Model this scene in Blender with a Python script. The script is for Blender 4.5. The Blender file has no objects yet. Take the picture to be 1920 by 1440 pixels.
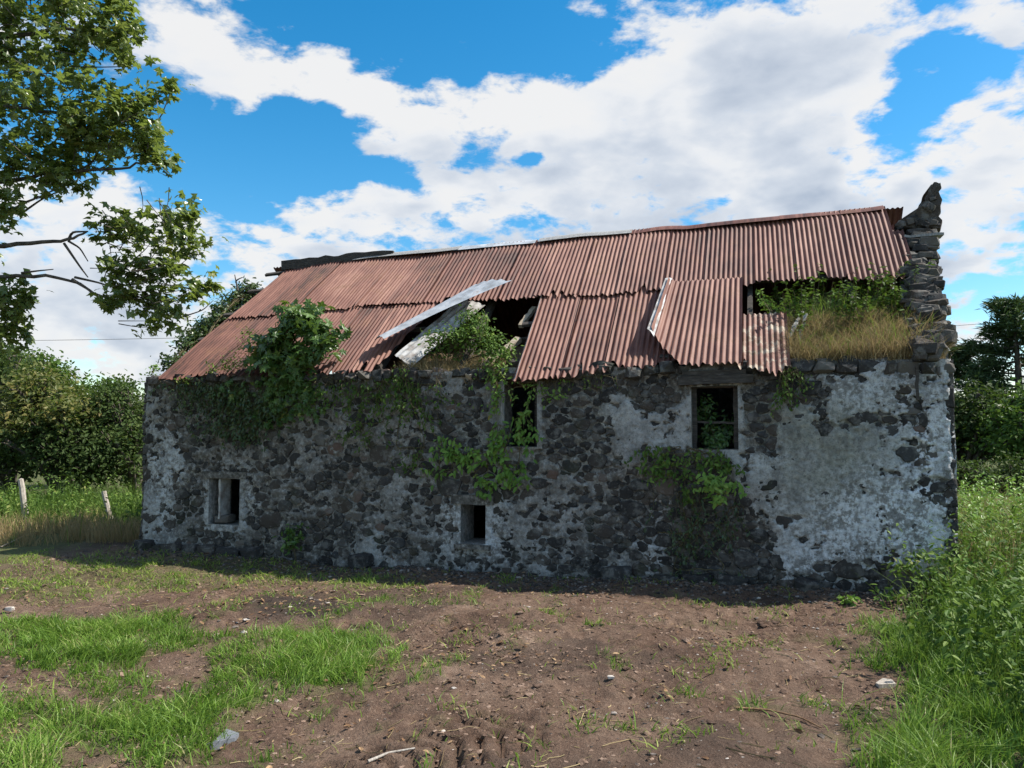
import bpy, math, random
import numpy as np
from mathutils import Vector

# ------------------------------------------------------------------ camera, sky, sun, exposure
scene = bpy.context.scene
COL = scene.collection
FPX, CAMH, PITCH = 1443.0, 2.0, math.radians(3)

cam_data = bpy.data.cameras.new('camera')
cam_data.sensor_width = 36.0
cam_data.lens = 36.0 * FPX / 1920.0
cam_data.clip_start = 0.05
cam_data.clip_end = 3000.0
cam = bpy.data.objects.new('camera', cam_data)
cam.location = (0, 0, CAMH)
cam.rotation_euler = (math.radians(90) + PITCH, 0, 0)
COL.objects.link(cam)
scene.camera = cam

YAW = math.radians(-17.507)
ORIGIN = np.array([-5.840, 12.194, 0.0])          # front left corner of the barn
WV = np.array([math.cos(YAW), math.sin(YAW), 0])  # along the front wall
NV = np.array([-math.sin(YAW), math.cos(YAW), 0]) # into the barn
LEN = 11.418

SUN_EL = math.radians(50)
PHI = math.radians(19)                            # sun stands this far behind the plane of the front wall
sun_dir = (WV * math.cos(PHI) + NV * math.sin(PHI)) * math.cos(SUN_EL) + np.array([0, 0, math.sin(SUN_EL)])
sun_data = bpy.data.lights.new('sun', 'SUN')
sun_data.energy = 5.0
sun_data.angle = math.radians(0.53)
sun_data.color = (1.0, 0.94, 0.85)
sun = bpy.data.objects.new('sun', sun_data)
sun.rotation_euler = Vector(sun_dir).to_track_quat('Z', 'Y').to_euler()
sun.location = (20, 10, 30)
COL.objects.link(sun)

scene.view_settings.view_transform = 'Standard'
scene.view_settings.look = 'None'
scene.view_settings.exposure = 0.68
scene.view_settings.gamma = 1.0
scene.render.engine = 'CYCLES'
scene.cycles.use_denoising = True
scene.cycles.max_bounces = 5
scene.cycles.diffuse_bounces = 3
scene.cycles.glossy_bounces = 2
scene.cycles.transparent_max_bounces = 8


def ray(u, v):
    x = (u - 960) / FPX
    up = -(v - 720) / FPX
    return np.array([x, math.cos(PITCH) - up * math.sin(PITCH), math.sin(PITCH) + up * math.cos(PITCH)])


class NT:
    """small helper to write node trees"""
    def __init__(self, tree):
        self.t = tree

    def n(self, kind, ins=None, **props):
        nd = self.t.nodes.new(kind)
        for k, v in props.items():
            setattr(nd, k, v)
        for k, v in (ins or {}).items():
            sock = nd.inputs[k]
            if isinstance(v, bpy.types.NodeSocket):
                self.t.links.new(v, sock)
            elif isinstance(v, bpy.types.Node):
                self.t.links.new(v.outputs[0], sock)
            else:
                sock.default_value = v
        return nd

    def math(self, op, a, b=0.0, c=0.0, clamp=False):
        return self.n('ShaderNodeMath', {0: a, 1: b, 2: c}, operation=op, use_clamp=clamp).outputs[0]

    def vmath(self, op, a, b=(0, 0, 0)):
        nd = self.n('ShaderNodeVectorMath', {0: a, 1: b}, operation=op)
        return nd.outputs[1] if op in ('DISTANCE', 'LENGTH', 'DOT_PRODUCT') else nd.outputs[0]

    def noise(self, vec, scale, detail=6.0, rough=0.55, distortion=0.0):
        return self.n('ShaderNodeTexNoise', {'Vector': vec, 'Scale': scale, 'Detail': detail, 'Roughness': rough, 'Distortion': distortion})

    def maprange(self, v, a, b, c=0.0, d=1.0, smooth=False):
        nd = self.n('ShaderNodeMapRange', {0: v, 1: a, 2: b, 3: c, 4: d}, interpolation_type='SMOOTHSTEP' if smooth else 'LINEAR')
        return nd.outputs[0]

    def mix(self, f, a, b, mode='MIX'):
        nd = self.n('ShaderNodeMix', data_type='RGBA', blend_type=mode)
        for idx, v in ((0, f), (6, a), (7, b)):
            if isinstance(v, bpy.types.NodeSocket):
                self.t.links.new(v, nd.inputs[idx])
            else:
                nd.inputs[idx].default_value = v if idx == 0 else (tuple(v) + (1.0,))[:4]
        return nd.outputs[2]

    def ramp(self, f, stops, interp='LINEAR'):
        nd = self.n('ShaderNodeValToRGB', {0: f})
        cr = nd.color_ramp
        cr.interpolation = interp
        while len(cr.elements) < len(stops):
            cr.elements.new(0.5)
        for e, (p, c) in zip(cr.elements, stops):
            e.position = p
            e.color = (tuple(c) + (1.0,))[:4]
        return nd.outputs[0]


def make_world():
    w = bpy.data.worlds.new('World')
    scene.world = w
    w.use_nodes = True
    t = w.node_tree
    t.nodes.clear()
    # density of the clouds, as a group so that it can be looked up twice
    g = bpy.data.node_groups.new('cloud_density', 'ShaderNodeTree')
    g.interface.new_socket('dir', in_out='INPUT', socket_type='NodeSocketVector')
    g.interface.new_socket('density', in_out='OUTPUT', socket_type='NodeSocketFloat')
    g.interface.new_socket('soft', in_out='OUTPUT', socket_type='NodeSocketFloat')
    G = NT(g)
    gi = g.nodes.new('NodeGroupInput')
    go = g.nodes.new('NodeGroupOutput')
    d0 = gi.outputs[0]
    # flatten towards the horizon like a real cloud deck
    sep = G.n('ShaderNodeSeparateXYZ', {0: d0})
    zz = G.math('ADD', G.math('MAXIMUM', sep.outputs[2], 0.0), 0.45)
    flat = G.n('ShaderNodeCombineXYZ', {0: G.math('DIVIDE', sep.outputs[0], zz), 1: G.math('DIVIDE', sep.outputs[1], zz), 2: G.math('MULTIPLY', sep.outputs[2], 1.6)}).outputs[0]
    wv = G.noise(flat, 5.0, 3.0, 0.5)
    warp = G.vmath('MULTIPLY', G.vmath('SUBTRACT', wv.outputs[1], (0.5, 0.5, 0.5)), (0.15, 0.15, 0.15))
    dw = G.vmath('ADD', d0, warp)
    pos = [(310, 40, 130), (420, 150, 110), (560, 165, 110), (640, 170, 90), (700, 185, 110), (770, 190, 90), (850, 200, 130), (1000, 230, 140), (1150, 230, 160),
           (1330, 150, 170), (1500, 110, 190), (1450, 280, 200), (1300, 330, 150), (1600, 330, 150), (1740, 350, 130), (1890, 260, 100),
           (1600, 20, 110), (1880, 40, 80), (700, 405, 120), (900, 410, 140), (1100, 380, 150), (520, 470, 100), (300, 430, 90), (150, 450, 150),
           (60, 610, 200), (300, 640, 180), (1850, 650, 90), (1900, 420, 90), (1820, 450, 70), (1100, 15, 35)]
    neg = [(830, 50, 150), (640, 40, 120), (480, 300, 110), (400, 340, 80), (600, 270, 90), (1070, 80, 60), (1690, 200, 85), (1750, 130, 75),
           (1860, 540, 60), (740, 300, 75), (180, 150, 90), (900, 305, 60), (470, 380, 60), (960, 60, 120), (1060, 90, 90), (1170, 120, 60), (640, 310, 60), (420, 280, 80), (340, 250, 80), (560, 330, 60), (1000, 315, 40), (300, 200, 50), (1650, 130, 50), (1800, 200, 40), (1850, 130, 45)]
    tot = None
    for lst, amp in ((pos, 0.7), (neg, -1.05)):
        for (u, v, r) in lst:
            rr = ray(u, v)
            rr = rr / np.linalg.norm(rr)
            dist = G.vmath('DISTANCE', dw, tuple(rr))
            val = G.maprange(dist, 0.0, r * 1.35 / FPX, amp, 0.0, smooth=True)
            tot = val if tot is None else G.math('ADD', tot, val)
    tot = G.math('MINIMUM', G.math('MAXIMUM', tot, -1.0), 1.0)
    n1 = G.noise(flat, 4.2, 6.0, 0.58, 0.3).outputs[0]
    n2 = G.noise(flat, 15.0, 5.0, 0.62, 0.2).outputs[0]
    dens = G.math('ADD', G.math('MULTIPLY', G.math('SUBTRACT', n1, 0.5), 2.9), G.math('MULTIPLY', G.math('SUBTRACT', n2, 0.5), 2.3))
    vor = G.n('ShaderNodeTexVoronoi', {'Vector': G.vmath('ADD', flat, warp), 'Scale': 7.0, 'Detail': 3.0, 'Roughness': 0.6}, feature='F1', normalize=True).outputs['Distance']
    dens = G.math('ADD', dens, G.math('MULTIPLY', G.math('SUBTRACT', 0.42, vor), 1.1))
    dens = G.math('ADD', dens, G.math('MULTIPLY', tot, 0.72))
    dens = G.math('ADD', dens, -0.08)
    n3 = G.noise(flat, 6.0, 3.0, 0.5, 0.4).outputs[0]
    soft = G.math('ADD', G.math('MULTIPLY', G.math('SUBTRACT', n3, 0.5), 3.2), G.math('ADD', G.math('MULTIPLY', G.math('SUBTRACT', 0.42, vor), 0.9), G.math('MULTIPLY', tot, 0.72)))
    g.links.new(dens, go.inputs[0])
    g.links.new(soft, go.inputs[1])

    T = NT(t)
    tc = T.n('ShaderNodeTexCoord')
    dirv = T.vmath('NORMALIZE', tc.outputs['Generated'])
    sky = T.n('ShaderNodeTexSky', sky_type='NISHITA', sun_disc=False, sun_elevation=SUN_EL,
              sun_rotation=math.atan2(sun_dir[0], sun_dir[1]), altitude=50.0, air_density=1.0, dust_density=0.4, ozone_density=2.5)
    skyc = T.n('ShaderNodeHueSaturation', {'Hue': 0.489, 'Saturation': 1.42, 'Value': 1.0, 'Color': sky.outputs[0]})
    bg1 = T.n('ShaderNodeBackground', {'Color': skyc.outputs[0], 'Strength': 0.118})

    def dens_at(vec):
        nd = t.nodes.new('ShaderNodeGroup')
        nd.node_tree = g
        t.links.new(vec, nd.inputs[0])
        return nd.outputs[0], nd.outputs[1]
    d1, s1 = dens_at(dirv)
    d2, s2 = dens_at(T.vmath('NORMALIZE', T.vmath('ADD', dirv, (sun_dir[0] * 0.05, 0.0, 0.07))))
    alpha = T.maprange(d1, -0.12, 0.46, 0.0, 1.0, smooth=True)
    thick = T.maprange(T.math('ADD', T.math('ADD', T.math('MULTIPLY', s1, 0.30), T.math('MULTIPLY', d1, 0.22)), T.math('MULTIPLY', T.math('SUBTRACT', s2, s1), 0.55)), 0.0, 0.95, 0.0, 1.0)
    ccol = T.ramp(thick, [(0.0, (1.0, 1.0, 1.0)), (0.22, (0.95, 0.97, 1.0)), (0.52, (0.74, 0.80, 0.89)), (1.0, (0.48, 0.56, 0.69))])
    bg2 = T.n('ShaderNodeBackground', {'Color': ccol, 'Strength': 0.56})
    mx = T.n('ShaderNodeMixShader', {0: T.math('MULTIPLY', alpha, 0.97), 1: bg1.outputs[0], 2: bg2.outputs[0]})
    out = T.n('ShaderNodeOutputWorld', {'Surface': mx.outputs[0]})


make_world()
scene.world.cycles.sampling_method = 'MANUAL'
scene.world.cycles.sample_map_resolution = 512

# ------------------------------------------------------------------ numeric helpers
rng = np.random.default_rng(11)
random.seed(5)
CAM = np.array([0, 0, CAMH])
FW = np.array([0, math.cos(PITCH), math.sin(PITCH)])
UPV = np.array([0, -math.sin(PITCH), math.cos(PITCH)])


def to_px(P):
    """photo coordinates of world points: used only to look up where a stain, a patch of plaster or grass lies"""
    q = np.asarray(P, float) - CAM
    d = q @ FW
    return 960 + FPX * q[..., 0] / d, 720 - FPX * (q @ UPV) / d


def on_ground(u, v, z=0.0):
    r = ray(u, v)
    return CAM + r * (z - CAMH) / r[2]


def at_depth(u, v, Y):
    r = ray(u, v)
    return CAM + r * Y / r[1]


def wall_pt(u, v, d=0.0):
    """barn coordinates (s along wall, d into barn, z) of what is seen at u, v on the plane at depth d"""
    r = ray(u, v)
    t = ((ORIGIN + NV * d - CAM) @ NV) / (r @ NV)
    P = CAM + r * t - ORIGIN
    return np.array([P @ WV, d, P[2]])


def BW(p):
    p = np.asarray(p, float)
    return ORIGIN + p[..., 0:1] * WV + p[..., 1:2] * NV + p[..., 2:3] * np.array([0, 0, 1.0])


def _hash(ix, iy, iz, seed):
    h = (ix.astype(np.int64) * 374761393 + iy.astype(np.int64) * 668265263 + iz.astype(np.int64) * 2147483647 + seed * 1274126177) & 0xFFFFFFFF
    h = ((h ^ (h >> 13)) * 1274126177) & 0xFFFFFFFF
    h = (h ^ (h >> 16)) & 0xFFFFFFFF
    return h.astype(np.float64) / 4294967295.0


def vnoise(x, y, z=None, seed=0):
    x = np.asarray(x, float); y = np.asarray(y, float)
    z = np.zeros_like(x) if z is None else np.asarray(z, float)
    ix, iy, iz = np.floor(x), np.floor(y), np.floor(z)
    fx, fy, fz = x - ix, y - iy, z - iz
    fx, fy, fz = [f * f * (3 - 2 * f) for f in (fx, fy, fz)]
    flat = not np.any(fz)
    r = 0
    for dz in ((0,) if flat else (0, 1)):
        wz = 1.0 if flat else (fz if dz else 1 - fz)
        for dy in (0, 1):
            wy = fy if dy else 1 - fy
            for dx in (0, 1):
                wx = fx if dx else 1 - fx
                r = r + _hash(ix + dx, iy + dy, iz + dz, seed) * wx * wy * wz
    return r


def fbm(x, y, z=None, seed=0, octv=4, gain=0.5):
    a, s, tot = 1.0, 0.0, 0.0
    f = 1.0
    for i in range(octv):
        s = s + a * vnoise(x * f, y * f, None if z is None else z * f, seed + i * 17)
        tot += a
        a *= gain
        f *= 2.03
    return s / tot


def sstep(a, b, x):
    t = np.clip((x - a) / (b - a), 0, 1)
    return t * t * (3 - 2 * t)


class Buf:
    """collects triangles and a tint per vertex; build() links them as one mesh object"""
    def __init__(self):
        self.V, self.F, self.T, self.n = [], [], [], 0

    def add(self, V, F, tint=0.5):
        V = np.asarray(V, float).reshape(-1, 3)
        F = np.asarray(F, np.int64).reshape(-1, 3)
        self.V.append(V)
        self.F.append(F + self.n)
        self.T.append(np.broadcast_to(np.asarray(tint, float), (len(V),)))
        self.n += len(V)

    def arrays(self):
        return np.concatenate(self.V), np.concatenate(self.F), np.concatenate(self.T)

    def mesh(self, name, mat, smooth=False, origin=None, extra=None):
        V, F, T = self.arrays()
        if origin is not None:
            V = V - np.asarray(origin)
        return np_mesh(name, V, F, mat, {'tint': T, **(extra or {})}, smooth)

    def build(self, name, mat, parent=None, smooth=False, origin=None, loc=None):
        me = self.mesh(name, mat, smooth, origin)
        return link(name, me, parent, loc if loc is not None else (origin if origin is not None else (0, 0, 0)))


def np_mesh(name, V, F, mat, attrs=None, smooth=False):
    me = bpy.data.meshes.new(name)
    me.vertices.add(len(V))
    me.vertices.foreach_set('co', np.ascontiguousarray(V, np.float32).ravel())
    me.loops.add(F.size)
    me.loops.foreach_set('vertex_index', np.ascontiguousarray(F, np.int32).ravel())
    me.polygons.add(len(F))
    me.polygons.foreach_set('loop_start', np.arange(0, F.size, F.shape[1], dtype=np.int32))
    me.polygons.foreach_set('loop_total', np.full(len(F), F.shape[1], np.int32))
    me.polygons.foreach_set('use_smooth', np.full(len(F), bool(smooth)))
    me.update(calc_edges=True)
    for k, a in (attrs or {}).items():
        at = me.attributes.new(k, 'FLOAT', 'POINT')
        at.data.foreach_set('value', np.ascontiguousarray(a, np.float32))
    if mat:
        me.materials.append(mat)
    return me


def link(name, me, parent=None, loc=(0, 0, 0)):
    o = bpy.data.objects.new(name, me)
    COL.objects.link(o)
    o.location = tuple(float(c) for c in loc)
    if parent is not None:
        o.parent = parent
    return o


def empty(name, loc, rz=0.0):
    o = bpy.data.objects.new(name, None)
    o.empty_display_size = 0.3
    COL.objects.link(o)
    o.location = tuple(float(c) for c in loc)
    o.rotation_euler = (0, 0, rz)
    return o


def tag(o, label=None, cat=None, group=None, kind=None):
    if label: o['label'] = label
    if cat: o['category'] = cat
    if group: o['group'] = group
    if kind: o['kind'] = kind
    return o


def box_np(c, half, R=None, jitter=0.0):
    c = np.asarray(c, float); h = np.asarray(half, float)
    V = np.array([[x, y, z] for x in (-1, 1) for y in (-1, 1) for z in (-1, 1)], float) * h
    if jitter:
        V = V + rng.normal(0, jitter, V.shape)
    if R is not None:
        V = V @ np.asarray(R).T
    F = [[0, 1, 3], [0, 3, 2], [4, 6, 7], [4, 7, 5], [0, 4, 5], [0, 5, 1], [2, 3, 7], [2, 7, 6], [0, 2, 6], [0, 6, 4], [1, 5, 7], [1, 7, 3]]
    return V + c, np.array(F)


def beam_np(a, b, w, h, up=(0, 0, 1), segs=6, wob=0.006):
    """a worn timber from a to b: several rings, slightly wavy, with end caps"""
    a, b = np.asarray(a, float), np.asarray(b, float)
    x = (b - a) / np.linalg.norm(b - a)
    y = np.cross(np.asarray(up, float), x); y /= np.linalg.norm(y)
    z = np.cross(x, y)
    V = []
    for i in range(segs + 1):
        p = a + (b - a) * i / segs + rng.normal(0, wob, 3)
        ww, hh = w * (1 + rng.normal(0, .06)) / 2, h * (1 + rng.normal(0, .06)) / 2
        for sy, sz in ((-1, -1), (1, -1), (1, 1), (-1, 1)):
            V.append(p + y * ww * sy + z * hh * sz)
    F = []
    for i in range(segs):
        for k in range(4):
            q = (k + 1) % 4
            i0, i1, i2, i3 = i * 4 + k, i * 4 + q, i * 4 + 4 + q, i * 4 + 4 + k
            F += [[i0, i1, i2], [i0, i2, i3]]
    e = segs * 4
    F += [[0, 2, 1], [0, 3, 2], [e, e + 1, e + 2], [e, e + 2, e + 3]]
    return np.array(V), np.array(F)


def tube_np(pts, radii, sides=5):
    pts = np.asarray(pts, float)
    n = len(pts)
    radii = np.broadcast_to(np.asarray(radii, float), (n,))
    tan = np.gradient(pts, axis=0)
    tan /= np.linalg.norm(tan, axis=1)[:, None] + 1e-9
    ref = np.array([0.31, 0.17, 0.94])
    y = np.cross(tan, ref); y /= np.linalg.norm(y, axis=1)[:, None] + 1e-9
    z = np.cross(tan, y)
    ang = np.arange(sides) / sides * 2 * math.pi
    V = pts[:, None, :] + radii[:, None, None] * (np.cos(ang)[None, :, None] * y[:, None, :] + np.sin(ang)[None, :, None] * z[:, None, :])
    F = []
    for i in range(n - 1):
        for k in range(sides):
            q = (k + 1) % sides
            a, b, c, d = i * sides + k, i * sides + q, (i + 1) * sides + q, (i + 1) * sides + k
            F += [[a, b, c], [a, c, d]]
    return V.reshape(-1, 3), np.array(F)


def bez(a, b, bend, n=7):
    a, b, bend = [np.asarray(v, float) for v in (a, b, bend)]
    t = np.linspace(0, 1, n)[:, None]
    return (1 - t) ** 2 * a + 2 * t * (1 - t) * bend + t * t * b


OVATE = (np.array([[0, 0, 0], [.28, .24, .05], [.66, .19, .03], [1, 0, -.08], [.66, -.19, .03], [.28, -.24, .05]], float),
         np.array([[0, 3, 2], [0, 2, 1], [0, 4, 3], [0, 5, 4]]))
MAPLE = (np.array([[.38, 0, 0], [0, 0, 0], [.02, .46, -.06], [.32, .25, .04], [.68, .48, -.07], [.66, .18, .03], [1.02, 0, -.12],
                   [.66, -.18, .03], [.68, -.48, -.07], [.32, -.25, .04], [.02, -.46, -.06]], float),
         np.array([[0, i, i + 1] for i in range(1, 10)] + [[0, 10, 1]])[:, ::-1])
LANCE = (np.array([[0, 0, 0], [.4, .1, .03], [1, 0, -.12], [.4, -.1, .03]], float), np.array([[0, 2, 1], [0, 3, 2]]))


def leaves_np(P, N, size, template, spin=None):
    TV, TF = template
    n = len(P)
    N = N / (np.linalg.norm(N, axis=1)[:, None] + 1e-9)
    rv = rng.normal(0, 1, (n, 3)) if spin is None else spin + rng.normal(0, .45, (n, 3))
    X = rv - (rv * N).sum(1)[:, None] * N
    X /= np.linalg.norm(X, axis=1)[:, None] + 1e-9
    Y = np.cross(N, X)
    size = np.broadcast_to(np.asarray(size, float), (n,))
    V = P[:, None, :] + size[:, None, None] * (TV[None, :, 0:1] * X[:, None, :] + TV[None, :, 1:2] * Y[:, None, :] + TV[None, :, 2:3] * N[:, None, :])
    F = TF[None] + (np.arange(n) * len(TV))[:, None, None]
    return V.reshape(-1, 3), F.reshape(-1, 3), len(TV)


def blades_np(P, h, w, lean, droop=0.35):
    """grass blades: base points, heights, widths, lean vectors"""
    n = len(P)
    a = rng.uniform(0, 2 * math.pi, n)
    side = np.stack([np.cos(a), np.sin(a), np.zeros(n)], 1) * (w / 2)[:, None]
    up = np.array([0, 0, 1.0])
    m = P + up * (h * .55)[:, None] + lean * (h * .35)[:, None]
    t = P + up * (h * (1 - droop * .3))[:, None] + lean * h[:, None]
    V = np.stack([P - side, P + side, m - side * .8, m + side * .8, t], 1)
    F = np.array([[0, 1, 3], [0, 3, 2], [2, 3, 4]])[None] + (np.arange(n) * 5)[:, None, None]
    return V.reshape(-1, 3), F.reshape(-1, 3), 5


# ------------------------------------------------------------------ materials
def new_mat(name):
    m = bpy.data.materials.new(name)
    m.use_nodes = True
    m.node_tree.nodes.clear()
    return m, NT(m.node_tree)


def finish(T, col, rough=0.8, bump=None, bstr=0.3, bdist=0.02, trans=0.0, spec=0.3, metallic=0.0, tcol=(0.20, 0.34, 0.04)):
    ins = {'Base Color': col, 'Roughness': rough, 'Specular IOR Level': spec, 'Metallic': metallic}
    if bump is not None:
        b = T.n('ShaderNodeBump', {'Strength': bstr, 'Distance': bdist, 'Height': bump})
        ins['Normal'] = b.outputs[0]
    p = T.n('ShaderNodeBsdfPrincipled', ins)
    sh = p.outputs[0]
    if trans > 0:
        tr = T.n('ShaderNodeBsdfTranslucent', {'Color': T.mix(0.55, col, tcol, 'MIX')})
        sh = T.n('ShaderNodeMixShader', {0: trans, 1: sh, 2: tr.outputs[0]}).outputs[0]
    T.n('ShaderNodeOutputMaterial', {'Surface': sh})


def attr(T, name):
    return T.n('ShaderNodeAttribute', attribute_name=name).outputs['Fac']


def objc(T):
    return T.n('ShaderNodeTexCoord').outputs['Object']


def scaled(T, vec, s):
    return T.vmath('MULTIPLY', vec, s)


def geo_pos(T):
    return T.n('ShaderNodeNewGeometry').outputs['Position']


def leaf_mat(name, stops, rough=0.45, trans=0.3, spec=0.25, tcol=(0.20, 0.34, 0.04)):
    m, T = new_mat(name)
    col = T.ramp(attr(T, 'tint'), stops)
    nz = T.noise(geo_pos(T), 1.6, 2.0).outputs[0]
    col = T.mix(T.maprange(nz, .35, .7, 0, .45), col, T.mix(0.5, col, (0.10, 0.13, 0.03)))
    finish(T, col, rough, trans=trans, spec=spec, tcol=tcol)
    return m


def simple_mat(name, stops, scale=8.0, rough=0.85, bstr=0.3, stretch=(1, 1, 1), use_tint=False, spec=0.25, bdist=0.01):
    m, T = new_mat(name)
    v = scaled(T, objc(T), stretch)
    nz = T.noise(v, scale, 7.0, 0.62).outputs[0]
    f = T.math('ADD', T.maprange(nz, .25, .75), T.math('SUBTRACT', attr(T, 'tint'), 0.5)) if use_tint else T.maprange(nz, .25, .75)
    col = T.ramp(f, stops)
    finish(T, col, rough, bump=T.noise(v, scale * 3, 6.0).outputs[0], bstr=bstr, bdist=bdist, spec=spec)
    return m


M = {}
M['tree_leaf'] = leaf_mat('tree_leaf', [(0, (.035, .06, .016)), (.4, (.10, .15, .035)), (.8, (.18, .235, .065)), (1, (.28, .26, .09))], .32, .40, .7, (.32, .42, .06))
M['shrub_leaf'] = leaf_mat('shrub_leaf', [(0, (.015, .04, .010)), (.5, (.065, .135, .028)), (.9, (.15, .24, .055)), (1, (.36, .30, .05))], .38, .25, .5)
M['ivy_leaf'] = leaf_mat('ivy_leaf', [(0, (.014, .032, .010)), (.6, (.04, .072, .02)), (1, (.10, .145, .04))], .35, .12, .5)
M['vine_leaf'] = leaf_mat('vine_leaf', [(0, (.08, .17, .03)), (.6, (.18, .32, .055)), (.93, (.28, .40, .09)), (1, (.36, .16, .05))], .4, .3)
M['weed_leaf'] = leaf_mat('weed_leaf', [(0, (.022, .05, .010)), (.5, (.075, .145, .024)), (.85, (.16, .24, .045)), (1, (.28, .24, .09))], .55, .22, .18)
M['hedge_leaf'] = leaf_mat('hedge_leaf', [(0, (.020, .036, .012)), (.5, (.042, .072, .02)), (1, (.105, .13, .038))], .6, .14, .12)
M['yellow_leaf'] = leaf_mat('yellow_leaf', [(0, (.05, .07, .02)), (.5, (.12, .13, .035)), (1, (.22, .17, .05))], .5, .25)
M['pine_leaf'] = leaf_mat('pine_leaf', [(0, (.022, .045, .024)), (.6, (.05, .088, .04)), (1, (.09, .135, .055))], .55, .1)
M['grass'] = leaf_mat('grass_blades', [(0, (.05, .11, .014)), (.45, (.14, .26, .034)), (.78, (.24, .36, .07)), (1, (.44, .40, .19))], .45, .35)
M['grass_pale'] = leaf_mat('grass_pale', [(0, (.09, .15, .02)), (.6, (.22, .33, .045)), (1, (.36, .40, .11))], .5, .35)
M['straw'] = leaf_mat('straw', [(0, (.14, .10, .05)), (.5, (.30, .22, .11)), (1, (.48, .38, .21))], .6, .25, .2, (.5, .38, .18))
M['dead_leaf'] = simple_mat('dead_leaf', [(0, (.08, .042, .022)), (.5, (.18, .10, .05)), (1, (.33, .22, .12))], 30, .7, .1, use_tint=True)
M['bark'] = simple_mat('bark', [(0, (.035, .028, .022)), (.6, (.10, .085, .068)), (1, (.20, .18, .15))], 14, .9, .6, (1, 1, .3))
M['stem'] = simple_mat('stem', [(0, (.05, .04, .022)), (.6, (.12, .10, .05)), (1, (.20, .17, .09))], 20, .8, .2)
M['timber_dark'] = simple_mat('timber_dark', [(0, (.025, .022, .02)), (.6, (.075, .066, .058)), (1, (.15, .135, .12))], 9, .9, .5, (1, 6, 6))
M['timber_pale'] = simple_mat('timber_pale', [(0, (.22, .17, .12)), (.6, (.42, .35, .26)), (1, (.58, .50, .40))], 9, .8, .4, (1, 6, 6))
M['timber_grey'] = simple_mat('timber_grey', [(0, (.13, .13, .13)), (.6, (.30, .30, .29)), (1, (.48, .47, .45))], 9, .8, .4, (5, 5, 1))
M['post_wood'] = simple_mat('post_wood', [(0, (.20, .17, .14)), (.6, (.40, .36, .31)), (1, (.58, .54, .48))], 12, .85, .5, (4, 4, .7))
M['galvanised'] = simple_mat('galvanised', [(0, (.20, .19, .18)), (.4, (.36, .38, .40)), (.75, (.52, .54, .56)), (1, (.34, .24, .18))], 5, .45, .15, (1, 1, 1), spec=.5)
M['whitened_sheet'] = simple_mat('whitened_sheet', [(0, (.16, .10, .08)), (.35, (.30, .28, .26)), (.7, (.52, .52, .51)), (1, (.40, .38, .36))], 7, .7, .15)
M['pebble'] = simple_mat('pebble', [(0, (.04, .034, .03)), (.5, (.14, .115, .098)), (1, (.48, .43, .38))], 15, .85, .3, use_tint=True)
M['clod'] = simple_mat('soil_clod', [(0, (.05, .031, .022)), (.5, (.14, .09, .064)), (1, (.27, .19, .142))], 40, .95, .6, use_tint=True)
M['slate'] = simple_mat('slate', [(0, (.10, .11, .125)), (1, (.24, .25, .27))], 10, .6, .2)
M['dark_inside'] = simple_mat('dark_inside', [(0, (.015, .013, .012)), (1, (.05, .045, .04))], 4, .95, .2)


def stone_mat():
    m, T = new_mat('rubble_stone')
    g = geo_pos(T)
    base = T.ramp(attr(T, 'tint'), [(0, (.022, .021, .021)), (.4, (.042, .039, .037)), (.62, (.072, .058, .048)), (.78, (.038, .039, .042)), (.9, (.12, .108, .095)), (1, (.13, .085, .068))])
    n1 = T.noise(g, 9.0, 8.0, .65).outputs[0]
    base = T.mix(T.maprange(n1, .42, .75, 0, .55), base, T.mix(.4, base, (.15, .14, .13)))
    # lichen and lime splashes
    n2 = T.noise(g, 22.0, 6.0, .7).outputs[0]
    base = T.mix(T.maprange(n2, .58, .68, 0, .6), base, (.25, .245, .23))
    n4 = T.noise(g, 6.5, 7.0, .68).outputs[0]
    base = T.mix(T.maprange(n4, .51, .62, 0, .72), base, (.17, .162, .148))
    n3 = T.noise(g, 2.3, 5.0, .6).outputs[0]
    base = T.mix(T.maprange(n3, .56, .74, 0, .45), base, (.045, .055, .022))
    finish(T, base, .9, bump=T.noise(g, 30.0, 8.0, .7).outputs[0], bstr=.6, bdist=.02, spec=.2)
    return m


M['stone'] = stone_mat()


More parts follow.
